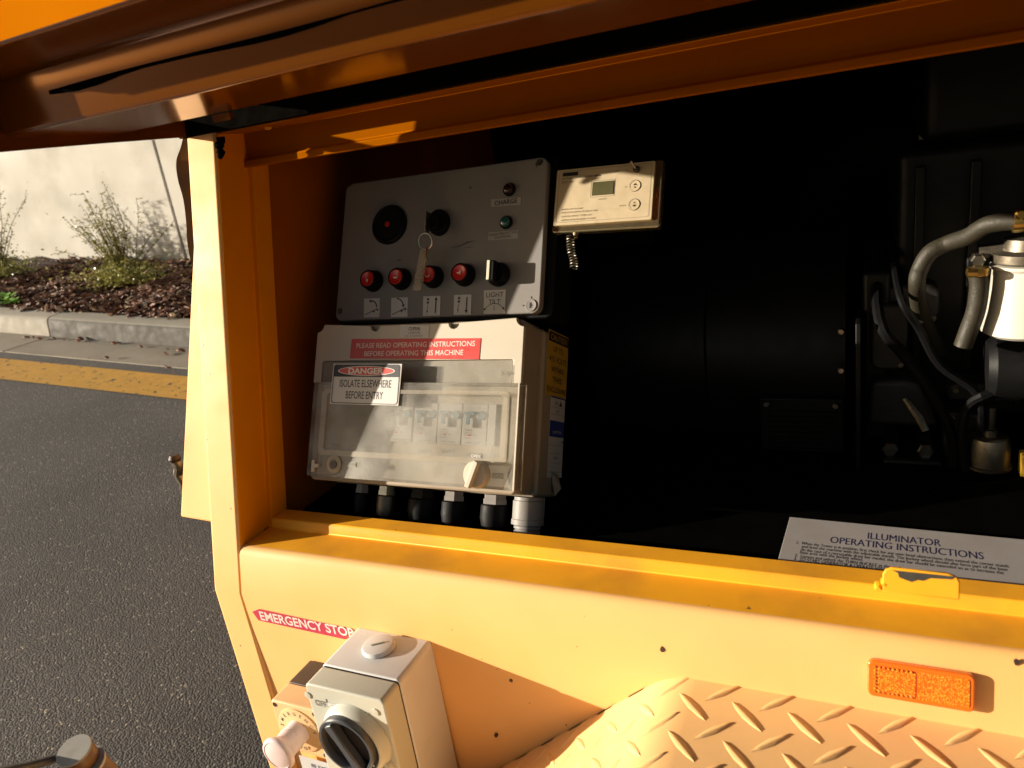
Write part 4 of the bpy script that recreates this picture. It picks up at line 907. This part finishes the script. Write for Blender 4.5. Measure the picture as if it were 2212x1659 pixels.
q = b1(893, 985, .028); MB().tube([CP(q[0], q[1] + .010, .026), CP(q[0] + .001, q[1], .027), CP(q[0] - .001, q[1] - .010, .026)], .0013, 6).build('clip', M['brass'], kt)

# ================================================================== TIMER
c3 = crop(1300, 360, 5.185)
b3 = lambda x, y, w=0: TM.pk(c3(x, y), w)
TM = Fr(A3(-.675, .626, -.391) + A3(0, .128, 0), (1, 0, 0), (0, .4457, .895))
q = [TM.pk(c3(*p)) for p in ((205, 968), (1445, 888), (1475, 245), (248, 275))]
q[2] = TM.pk(c3(1482, 152)); q = [np.array(a) for a in q]
xdir = nrm(q[1] - q[0]); 
TM = Fr(TM(*q[0]), TM.x * xdir[0] + TM.y * xdir[1], TM.y)
q = [TM.pk(c3(*p)) for p in ((205, 968), (1445, 888), (1482, 152), (260, 272))]
tw, thh = (q[1][0] + q[2][0]) / 2, (q[2][1] + q[3][1]) / 2
tim = thing('countdown_timer', TM(tw / 2, 0, -.02), 'small metal digital countdown timer box right of the control panel, catching the sun', 'timer')
MB().prism(TM, rrect(-.003, tw + .010, -.009, thh + .003, .004), -.016, -.0035).build('housing', M['timeredge'], tim, bevel=.002, seg=3)
fp = MB().prism(TM, rrect(0, tw, 0, thh, .0015), -.0034, 0).build('face_plate', M['timer'], tim, bevel=.0004)
frame_poly(TM, rrect(.0035, tw - .0035, .0035, thh - .0025, .003), rrect(.0039, tw - .0039, .0039, thh - .0029, .0027), .0002, 'border', M['inkgrey'], fp)
t3 = lambda x, y: TM.pk(c3(x, y))
(a, b), (c, d) = t3(672, 615), t3(990, 380)
frame_poly(TM, [(a, b), (c, b), (c, d), (a, d)], [(a + .0004, b + .0004), (c - .0004, b + .0004), (c - .0004, d - .0004), (a + .0004, d - .0004)], .0002, 'border', M['inkgrey'], fp)
MB().box(TM, a + .002, c - .002, b + .002, d - .002, .0002, .0008).build('screen', M['lcd'], tim)
a, b = t3(325, 350); MB().box(TM, a, a + .021, b - .0003, b + .0045, .0002, .0003).build('logo_band', M['ink'], fp, smooth=False)
def tx(s_, x0_, x1_, y_, h_, m_='ink', bold=0, y1_=None):
    a = np.array(t3(x0_, y_)); c = np.array(t3(x1_, y1_ if y1_ else y_)); text(s_, TM, (a[0] + c[0]) / 2, (a[1]), h_, M[m_], fp, W=c[0] - a[0], w=.0003, bold=bold)
tx('DIGITAL COUNTDOWN TIMER', 318, 800, 380, .0022, 'ink', .01); tx('DCT 101', 318, 450, 428, .0020, 'ink', .01); tx('HOURS', 778, 872, 637, .0015); tx('UP', 1105, 1137, 482, .0014); tx('DOWN', 1040, 1120, 718, .0014)
tx('OFF         ON', 985, 1155, 285, .0014)
tx('- SWITCH ON TO START', 300, 580, 768, .0019); tx('- PUSH UP OR DOWN TO ADJUST TIME', 298, 762, 808, .0019); tx('- FLASHING ZEROS = TIMED OUT', 296, 692, 856, .0019); tx('- SWITCH OFF & ON AGAIN TO RESET', 292, 740, 902, .0019)
for x_, y_, sg in ((1235, 466, 1), (1225, 702, -1)):
    a, b = t3(x_, y_); kb_ = MB().lathe(TM, [(.0070, .0002), (.0066, .0009), (.0061, .0009), (.0061, .0006), (0, .0006)], 28, (a, b)).build('key_button', M['timer'], tim)
    MB().prism(TM, [(a - .0024, b + sg * .0006), (a + .0024, b + sg * .0006), (a, b + sg * .0030)][::sg], .0010, .0011).box(TM, a - .0010, a + .0010, b - .0003 - sg * .0014, b + .0003 - sg * .0014, .0010, .0011).box(TM, a - .0010, a + .0010, b - .0004 - sg * .0026, b + .0004 - sg * .0026, .0010, .0011).build('arrow', M['ink'], kb_, smooth=False)
    th_ = np.linspace(0, 2 * math.pi, 33)[:-1]; frame_poly(TM, [(a + .0075 * math.cos(k), b + .0075 * math.sin(k)) for k in th_], [(a + .0070 * math.cos(k), b + .0070 * math.sin(k)) for k in th_], .0002, 'ring', M['ink'], fp)
a, b = t3(1255, 265); tg = MB().lathe(TM, [(.0042, .0002), (.0042, .002), (.0030, .002), (.0030, .0055), (0, .0055)], 12, (a, b)).build('toggle_switch', M['steel_dull'], tim)
p0 = TM(a, b, .005); MB().tube([p0, TM(a - .0042, b + .0062, .013)], [.0011, .0017], 8).build('lever', M['steel'], tg)
a, b = t3(470, 1030)
MB().lathe(Fr(TM(a, b - .001, -.008), TM.x, TM.z), [(.0028, -.004), (.0028, .006), (.0016, .007)], 12).build('cord_grip', M['timeredge'], tim)
c5 = [TM.pk(c3(*p), -.006) for p in ((425, 1100), (430, 1200), (440, 1300), (468, 1400), (475, 1500))]
path = smoothpts([TM(p[0], p[1], -.006) for p in c5], 16); hel = []
for i, p in enumerate(path[:-1]):
    for k in range(4):
        tt = i + k / 4; a_ = 2 * math.pi * tt / 5.4; pp = p + (path[i + 1] - p) * (k / 4); hel.append(pp + TM.x * .0052 * math.cos(a_) + TM.z * .0052 * math.sin(a_))
MB().tube([TM(a, b, -.008), TM(c5[0][0] + .004, c5[0][1] + .004, -.006)] + hel, .0009, 5).build('coiled_cord', M['steel_dull'], tim)
# shared mounting plate behind boards and timer
MB().box(CP, PL_ + .02, PR_ - .02, VBt + .03, PT - .02, -.092, -.084).box(CP, PR_ + .03, PR_ + .12, PT - .10, PT - .06, -.092, -.086).build('mounting_plate', M['matblack'], body)

# ================================================================== INSTRUCTION SIGN on the bay floor
IS = Fr((0, 0, -.4495), (1, 0, 0), (0, 1, 0)); ct = crop(1800, 1200, 3.19)
a, b, c = [IS.pk(ct(*p)) for p in ((360, 165), (300, 495), (2169, 340))]
sg_x = nrm(A3(c[0] - a[0], c[1] - a[1], 0)); SG = Fr(IS(*a), sg_x, A3(-sg_x[1], sg_x[0], 0))
sign = thing('instruction_sign', SG(.16, -.08, -.02), 'white operating instructions plate lying inside the hatch behind the yellow ledge', 'sign')
MB().box(SG, 0, .42, -.112, 0, -.0015, 0).build('plate', M['whitesign'], sign, bevel=.0005)
def sx(s_, xa, xb, y0_, h_, m_, bold=0, al='L'):
    a = np.array(SG.pk(ct(xa, y0_[0]))); c = np.array(SG.pk(ct(xb, y0_[1]))); text(s_, SG, (a[0] + c[0]) / 2, (a[1] + c[1]) / 2, h_, M[m_], sign, W=c[0] - a[0], w=.00012, bold=bold)
sx('ILLUMINATOR', 962, 1525, (312, 365), .0132, 'inkblue', 0); sx('OPERATING INSTRUCTIONS', 672, 1855, (342, 465), .0132, 'inkblue', 0)
for s_, xa, xb, ya, yb in (('1.  When the Tower is in position, first check for any over-head obstructions, then extend the corner stands', 415, 2050, 362, 548), ('and level the machine with the adjustable stands. The Jockey wheel should also form part of the base', 452, 2040, 392, 573),
                           ('(In the case of a retractable draw bar model, the draw bar should be extended so as to increase the', 445, 2010, 415, 600), ('base area with the Jockey wheel.', 440, 925, 438, 495), ('2.  Loosen and unlock the TURN BUCKLE at the mast', 398, 1220, 462, 560), ('3.  TO START GENERATOR & OPERATE HYDRAULICS', 392, 1240, 487, 588), ('First turn on the main switch and then start', 430, 1240, 510, 610)):
    sx(s_, xa, xb, (ya, yb), .0056, 'ink', 0)

# ================================================================== ISOLATOR SWITCH AND EMERGENCY STOP
VF = Fr((0, YV + .002, 0), (1, 0, 0), (0, 0, 1)); c6 = crop(560, 1460, 3.6867)
xl, xr, zt_ = -.568, -.4595, -.5345
iso = thing('isolator_switch', (-.514, .55, -.75), 'grey weatherproof isolator box with charcoal rotary knob on the yellow side panel', 'isolator switch')
I_ = lambda mb, n, m, **k: mb.build(n, m, iso, **k)
I_(MB().prism(VF, rrect(xl, xr, -.77, zt_, .006), .0005, .0700), 'back_box', M['isolator'], bevel=.002, seg=3)
I_(MB().prism(VF, rrect(xl + .0015, xr - .0015, -.768, zt_ - .0015, .005), .0701, .0715), 'gasket', M['ink'])
yf_ = .1015
I_(MB().prism(VF, rrect(xl + .0005, xr - .0005, -.769, zt_ - .0008, .006), .0716, yf_), 'front_cover', M['isofront'], bevel=.0022, seg=3)
# screw plug on top
TF = Fr((0, 0, zt_ + .0005), (1, 0, 0), (0, 1, 0)); u, v = TF.pk(c6(1320, 400))
pl = I_(MB().lathe(TF, [(.0200, .0002), (.0200, .002), (.0188, .0050), (.0168, .0056), (0, .0058)], 40, (u, v)), 'conduit_plug', M['isolator'])
MB().box(Fr(TF(u, v, .0058), nrm(A3(.80, .60, 0)), nrm(A3(-.6, .8, 0))), -.009, .008, -.0011, .0011, .0002, .0012).build('slot_rib', M['isofront'], pl, bevel=.0003)
# knob
u, v = VF.pk(c6(1022, 1268), yf_ + .018)
u += .004; v += .002
bz = I_(MB().lathe(VF, [(.0440, yf_ + .0002), (.0430, yf_ + .004), (.0392, yf_ + .0115), (.0372, yf_ + .0128), (.0362, yf_ + .0128)], 48, (u - .002, v - .007), cap=False), 'bezel', M['isofront'])
kn = I_(MB().lathe(VF, [(.0358, yf_ + .0100), (.0358, yf_ + .0185), (.0346, yf_ + .0200), (.0322, yf_ + .0200), (.0312, yf_ + .0185), (.0312, yf_ + .0120), (0, yf_ + .0110)], 48, (u - .004, v - .004)), 'rotary_knob', M['knobgrey'])
MB().lathe(VF, [(.0311, yf_ + .0122), (0, yf_ + .0124)], 40, (u - .004, v - .004), cap=False).build('knob_recess', M['knobdark'], kn)
ka = math.radians(118); kx = A3(math.cos(ka - math.pi / 2), 0, math.sin(ka - math.pi / 2)); KFm = Fr(VF(u - .004, v - .004, 0), kx, A3(math.cos(ka), 0, math.sin(ka)))
MB().prism(KFm, [(-.0060, -.0315), (.0060, -.0315), (.0045, 0), (.0060, .0315), (-.0060, .0315), (-.0045, 0)], yf_ + .0125, yf_ + .0235).build('grip', M['knobgrey'], kn, bevel=.0018, seg=3)
MB().lathe(VF, [(.0042, yf_ + .0125), (.0038, yf_ + .0140), (0, yf_ + .0142)], 14, (u - .004 - .018, v - .002 + .006)).build('knob_pin', M['mushroom'], kn)
for s_, x_, y_ in (('OFF', 800, 895), ('ON', 1195, 990)):
    a, b = VF.pk(c6(x_, y_), yf_); text(s_, VF, a, b, .0078, M['inkgrey'], iso, W=.016 if s_ == 'OFF' else .013, w=yf_ + .0006, bold=.01)
a, b = VF.pk(c6(955, 925), yf_); nl = I_(MB().box(VF, a - .016, a + .016, b - .0022, b + .0022, yf_ + .0002, yf_ + .0006), 'name_label', M['white'], smooth=False); text('CLIPSAL 56 SERIES', VF, a, b, .0018, M['inkgrey'], nl, w=yf_ + .0008)
mb = MB()
for x_, y_ in ((855, 890), (1125, 965)): a, b = VF.pk(c6(x_, y_), yf_); mb.box(VF, a - .0003, a + .0003, b - .005, b + .005, yf_ + .0002, yf_ + .0006)
I_(mb, 'divider_mark', M['inkgrey'], smooth=False)
for x_, y_ in ((1290, 970), (1290, 1080), (685, 820)):
    a, b = VF.pk(c6(x_, y_), yf_); I_(MB().lathe(VF, [(.0042, yf_ + .0002), (.0040, yf_ + .0014), (0, yf_ + .0016)], 18, (a, b)), 'screw_cover', M['isofront'])
a, b = VF.pk(c6(1370, 1420), yf_); I_(MB().lathe(VF, [(.012, yf_ + .0002), (.0105, yf_ + .006), (.006, yf_ + .007), (.005, yf_ + .002), (0, yf_ + .002)], 24, (a, b - .003)), 'padlock_boss', M['isofront'])

est = thing('emergency_stop', (-.624, .55, -.675), 'small faded yellow emergency stop box with pale mushroom button left of the isolator', 'emergency stop')
E_ = lambda mb, n, m, **k: mb.build(n, m, est, **k)
ex0, ex1, ez1, ez0 = -.663, -.589, -.603, -.677
E_(MB().prism(VF, rrect(ex0, ex1, ez0, ez1, .004), .0005, .043), 'base', M['brownblack'], bevel=.001)
E_(MB().prism(VF, rrect(ex0, ex1, ez0, ez1, .005), .0431, .0755), 'cover', M['peach'], bevel=.0025, seg=3)
TE = Fr((0, 0, ez1), (1, 0, 0), (0, 1, 0)); E_(MB().lathe(TE, [(.0125, .0002), (.0125, .0012), (.0105, .0012), (.010, .0006), (0, .0006)], 28, ((ex0 + ex1) / 2 + .006, YV - .020)), 'knockout', M['brownblack'])
uc, vc = -.6262, -.640; W0 = .0757
dsk = E_(MB().lathe(VF, [(.0318, W0), (.0316, W0 + .0014), (.0305, W0 + .0018), (0, W0 + .0018)], 48, (uc, vc)), 'legend_disc', M['peach'])
for i, ch in enumerate('EMERGENCY'):
    a_ = math.radians(172 - i * 20.5); text(ch, VF, uc + 0.0258 * math.cos(a_), vc + 0.0258 * math.sin(a_), .0048, M['inkgrey'], dsk, w=W0 + .0021, rot=a_ - math.pi / 2, bold=.01)
for i, ch in enumerate('STOP'):
    a_ = math.radians(-112 + i * 15); text(ch, VF, uc + 0.0258 * math.cos(a_), vc + 0.0258 * math.sin(a_), .0048, M['ink'], dsk, w=W0 + .0021, rot=a_ + math.pi / 2, bold=.01)
mu = E_(MB().lathe(VF, [(.0155, W0 + .002), (.0152, W0 + .014), (.0150, W0 + .0150), (.0148, W0 + .0155), (.0160, W0 + .0165), (.0160, W0 + .020), (.0152, W0 + .025), (.0165, W0 + .030), (.0205, W0 + .035), (.0222, W0 + .0365), (.0222, W0 + .0395), (.0212, W0 + .0415), (.0185, W0 + .0425), (.0180, W0 + .0415), (.0172, W0 + .0420), (.006, W0 + .0432), (0, W0 + .0434)], 44, (uc, vc)), 'mushroom_button', M['mushroom'], ang=50)
for x_, y_ in ((ex0 + .006, ez1 - .006), (ex1 - .006, ez1 - .006), (ex0 + .006, ez0 + .006), (ex1 - .006, ez0 + .006)):
    sc_ = E_(MB().lathe(VF, [(.0030, .0756), (.0030, .0762), (.0022, .0762), (0, .0758)], 12, (x_, y_)), 'screw', M['brownblack'])
    MB().box(VF, x_ - .0018, x_ + .0018, y_ - .0004, y_ + .0004, .0763, .0766).build('slot', M['steel_dull'], sc_)
# EMERGENCY STOP tape on the panel
VP_ = Fr((0, YV + .0, ZF), (1, 0, 0), (0, .0 - .018, 1.)); pts = [c6(*p) for p in ((1020, 325), (1085, 238), (250, 55), (190, 78), (245, 155))]
us = [VP_.pk(p, .0006) for p in pts]
tp = MB().prism(VP_, [us[4], us[0], us[1], us[2], us[3]], .0006, .0010).build('emergency_tape', M['pinkred'], body, smooth=False)
a, b = VP_.pk(c6(262, 112), .001), VP_.pk(c6(1075, 268), .001); hT = abs(us[2][1] - us[4][1])
text('EMERGENCY STOP', VP_, (a[0] + b[0]) / 2 + .001, (us[2][1] + us[4][1]) / 2 - .0005, hT * .70, M['lettpink'], tp, W=(b[0] - a[0]) * 1.03, w=.00115, bold=.022)
# notice below
a = VF.pk(c6(640, 1370), .001); nb = MB().box(VF, a[0] - .004, a[0] + .09, a[1] - .10, a[1] + .004, .0036, .0041).build('notice_label', M['white'], body, smooth=False)
text('BE EXTENDED', VF, a[0] + .045, a[1] - .008, .0065, M['inkblue'], nb, W=.058, w=.0046); text('ADJUSTED', VF, a[0] + .040, a[1] - .019, .0065, M['inkblue'], nb, W=.058, w=.0046)

# ================================================================== ENGINE BAY
eng = thing('engine', (.25, 1.2, -.47), 'black diesel engine and alternator deep in the dark bay on the right', 'engine')
N_ = lambda mb, n, m, **k: mb.build(n, m, eng, **k)
Yp = lambda p, y: ax(p, 1, y)
AX = Fr((0, 1.22, -.36), (0, 1, 0), (0, 0, 1))            # outward = +x
N_(MB().lathe(AX, [(.12, -.42), (.165, -.40), (.17, -.22), (.175, -.215), (.175, -.03)], 40), 'alternator', M['engine'])
a, b, c = Yp((1640, 860), 1.03), Yp((1830, 866), 1.03), Yp((1830, 1010), 1.03)
cv = N_(MB().box(WF, a[0], b[0] - .004, c[2], a[2], -1.06, -1.03), 'terminal_cover', M['engine'], bevel=.002)
mb = MB()
for k in range(9): z = a[2] - .018 - k * (a[2] - c[2] - .03) / 9; mb.box(WF, a[0] + .01, b[0] - .014, z - .003, z, -1.0299, -1.026)
mb.build('louvre', M['engine'], cv)
for p in ((1655, 873), (1805, 877), (1815, 993), (1817, 800), (1817, 716)):
    q = Yp(p, 1.025); bl = N_(MB().lathe(Fr(q, (1, 0, 0), (0, 0, 1)), [(.0050, -.004), (.0050, .0015), (.0035, .003), (0, .003)], 6), 'bolt', M['steel'], ang=20)
a, b = Yp((1848, 700), .98), Yp((1846, 1240), .98)
N_(MB().box(WF, a[0], a[0] + .006, max(b[2], -.4695), a[2], -1.45, -.98), 'flange_plate', M['engine'], bevel=.001)
N_(MB().box(WF, a[0] + .0065, a[0] + .04, -.46, a[2] + .05, -1.4, -1.05), 'adaptor_ring', M['engine'], bevel=.006)
N_(MB().box(WF, .03, .60, -.44, -.08, -1.45, -1.10), 'engine_block', M['engine'], bevel=.012, seg=3)
N_(MB().box(WF, .06, .58, -.08, .06, -1.42, -1.14), 'cylinder_head', M['engine'], bevel=.015, seg=3)
a, b = Yp((1872, 838), 1.02), Yp((2010, 925), 1.02)
N_(MB().prism(WF, [(a[0], b[2]), (b[0] + .01, b[2]), (b[0] - .012, a[2] + .002), (b[0] - .03, a[2] + .008), (a[0] + .012, a[2] + .008), (a[0] + .004, a[2] + .004)], -1.10, -1.025), 'starter_housing', M['casting'], bevel=.006, seg=3)
for p in ((1922, 973), (2000, 977)):
    q = Yp(p, 1.01); N_(MB().lathe(Fr(q, (1, 0, 0), (0, 0, 1)), [(.0105, -.06), (.0105, -.002), (.0085, 0)], 6), 'bolt', M['steel'], ang=20)
a, b = Yp((1885, 990), 1.0), Yp((2035, 1040), 1.0)
N_(MB().prism(WF, [(a[0] - .005, b[2]), (b[0], b[2]), (b[0] + .004, b[2] + .01), (b[0], a[2]), (a[0] + .012, a[2]), (a[0] + .01, b[2] + .012)], -1.12, -1.0), 'mounting_foot', M['engine'], bevel=.005, seg=3)
q = Yp((2135, 1000), 1.0)
sp = N_(MB().lathe(Fr(q, (1, 0, 0), (0, 1, 0)), [(.026, -.003), (.026, 0), (.0235, .0015), (.0225, .030), (.020, .036), (.008, .038), (.0075, .046), (.005, .047), (.005, .075)], 28), 'pressure_sender', M['steel_dull'])
q = Yp((2215, 790), 1.0)
N_(MB().lathe(Fr(q + A3(.02, 0, 0), (0, 1, 0), (0, 0, 1)), [(.030, -.06), (.038, -.052), (.040, -.03), (.040, .05)], 36), 'oil_filter', M['engine'])
q = Yp((2002, 915), 1.0); N_(MB().tube([Yp((1955, 860), 1.0), Yp((1985, 900), .99), Yp((2000, 930), .985)], [.004, .0065, .005], 8), 'plug_connector', M['steel_dull'])
for k in range(9): N_(MB().box(WF, .05 + .06 * k, .062 + .06 * k, -.42, -.10, -1.099, -1.085), 'cooling_fin', M['engine'], bevel=.002)
for k, (pa, pb, y_) in enumerate((((1880, 660), (1960, 800), 1.04), ((1900, 620), (2030, 700), 1.06), ((2050, 830), (2210, 870), 1.02), ((2040, 890), (2110, 1010), 1.03), ((2150, 1040), (2210, 1100), 1.04), ((1900, 1080), (2080, 1150), 1.05))):
    a, b = Yp(pa, y_), Yp(pb, y_); N_(MB().prism(WF, rrect(a[0], b[0], b[2], a[2], min(abs(b[0] - a[0]), abs(a[2] - b[2])) * .3), -y_ - .05, -y_), 'housing', M['casting'], bevel=.004, seg=2)
    for p in ((a[0] + .008, a[2] - .008), (b[0] - .008, b[2] + .008)): N_(MB().lathe(Fr((p[0], y_ - .0005, p[1]), (1, 0, 0), (0, 0, 1)), [(.0045, 0), (.0045, .003), (.003, .004)], 6), 'bolt', M['steel_dull'], ang=20)
for pts_, y_, r_ in ((((1895, 520), (1900, 690), (1955, 770), (2020, 860), (2060, 960), (2050, 1060)), 1.0, .007), (((1925, 520), (1945, 640), (1985, 710), (2030, 790), (2110, 850), (2120, 930)), .99, .005), (((2212, 860), (2150, 850), (2090, 880), (2080, 960), (2100, 1100)), .99, .006)):
    N_(MB().tube(smoothpts([Yp(p, y_ + (.14 if n_ == 0 else 0)) for n_, p in enumerate(pts_)], 5), r_, 8), 'wiring_hose', M['cable'])
a, b = Yp((2207, 985), .98), Yp((2230, 1040), .98); N_(MB().box(WF, a[0], b[0], b[2], a[2], -1.0, -.98), 'bracket', M['cautionyellow'], bevel=.001)
# fuel filter and hoses
fx = ax((2122, 600), 1, .98)
ff = thing('fuel_filter', (fx[0] + .045, .98, -.295), 'bright white fuel filter canister catching the sun at the right edge', 'fuel filter')
FF = Fr((ax((2122, 650), 1, .98)[0] + .041, .98, 0), (1, 0, 0), (0, 1, 0)); zt2, zb2 = ax((2150, 570), 1, .98)[2], ax((2150, 712), 1, .98)[2]
MB().lathe(FF, [(.036, zb2 - .004), (.0415, zb2), (.0405, zb2 + .006), (.037, zb2 + .025), (.0345, zb2 + .05), (.0335, zt2 - .006), (.036, zt2 - .003), (.036, zt2), (.030, zt2 + .001)], 48).build('canister', M['whitefilter'], ff)
MB().lathe(FF, [(.034, zt2 + .002), (.036, zt2 + .004), (.036, zt2 + .013), (.026, zt2 + .016), (.024, zt2 + .028), (.010, zt2 + .032)], 36).build('filter_head', M['steel_dull'], ff)
p0 = FF(-.015, 0, zt2 + .017); MB().tube([p0, FF(-.046, .004, zt2 + .014)], [.0085, .0080], 10).build('banjo_fitting', M['steel_dull'], ff)
q = ax((2113, 563), 1, .965); bq = MB().lathe(Fr(q, (1, 0, 0), (0, 0, 1)), [(.0075, -.012), (.0075, 0), (.006, .002), (0, .002)], 6).build('banjo_bolt', M['steel'], ff, ang=20)
hs = smoothpts([ax(p, 1, .955) for p in ((2112, 590), (2115, 620), (2108, 670), (2092, 715), (2080, 748))], 6)
ho = MB().tube(hs, .0098, 12).build('drain_hose', M['hose'], ff)
MB().lathe(axfr(ax((2112, 586), 1, .955), A3(0, 0, 1)), [(.0112, -.004), (.0116, 0), (.0112, .004)], 20).tube([ax((2090, 590), 1, .94), ax((2112, 590), 1, .94)], .005, 8).build('hose_clamp', M['brass'], ff)
hz = smoothpts([ax(p, 1, yq) for p, yq in (((2212, 480), .94), ((2180, 478), .945), ((2130, 487), .955), ((2092, 510), .97), ((2050, 525), .99), ((2010, 545), .99), ((1988, 580), .99), ((1981, 615), .99), ((1990, 680), 1.04), ((2030, 760), 1.08))], 6)
fh = thing('fuel_hose', hz[0], 'olive grey fuel hose curving left in front of the engine', 'hose')
MB().tube(hz, .0095, 14).build('hose', M['hose'], fh)
MB().lathe(axfr(ax((2200, 478), 1, .94), A3(1, 0, 0)), [(.0112, -.005), (.0118, 0), (.0112, .005)], 20).lathe(Fr(ax((2205, 462), 1, .93), (1, 0, 0), (0, 0, 1)), [(.006, -.006), (.006, .004), (.004, .006)], 10).build('hose_clamp', M['brass'], fh)
dz = smoothpts([ax(p, 1, 1.32) for p in ((1760, 760), (1750, 600), (1770, 450), (1830, 360), (1900, 320), (1995, 305), (2100, 300), (2240, 290))], 6)
ad = thing('air_duct', dz[0], 'thick black air intake hose arching above the engine', 'hose')
MB().tube(dz, .040, 18).build('duct', M['rubber'], ad)
MB().lathe(axfr(ax((1995, 305), 1, 1.32), A3(1, 0, 0)), [(.0405, -.009), (.0415, -.008), (.0415, .008), (.0405, .009)], 28).build('hose_clamp', M['steel'], ad)
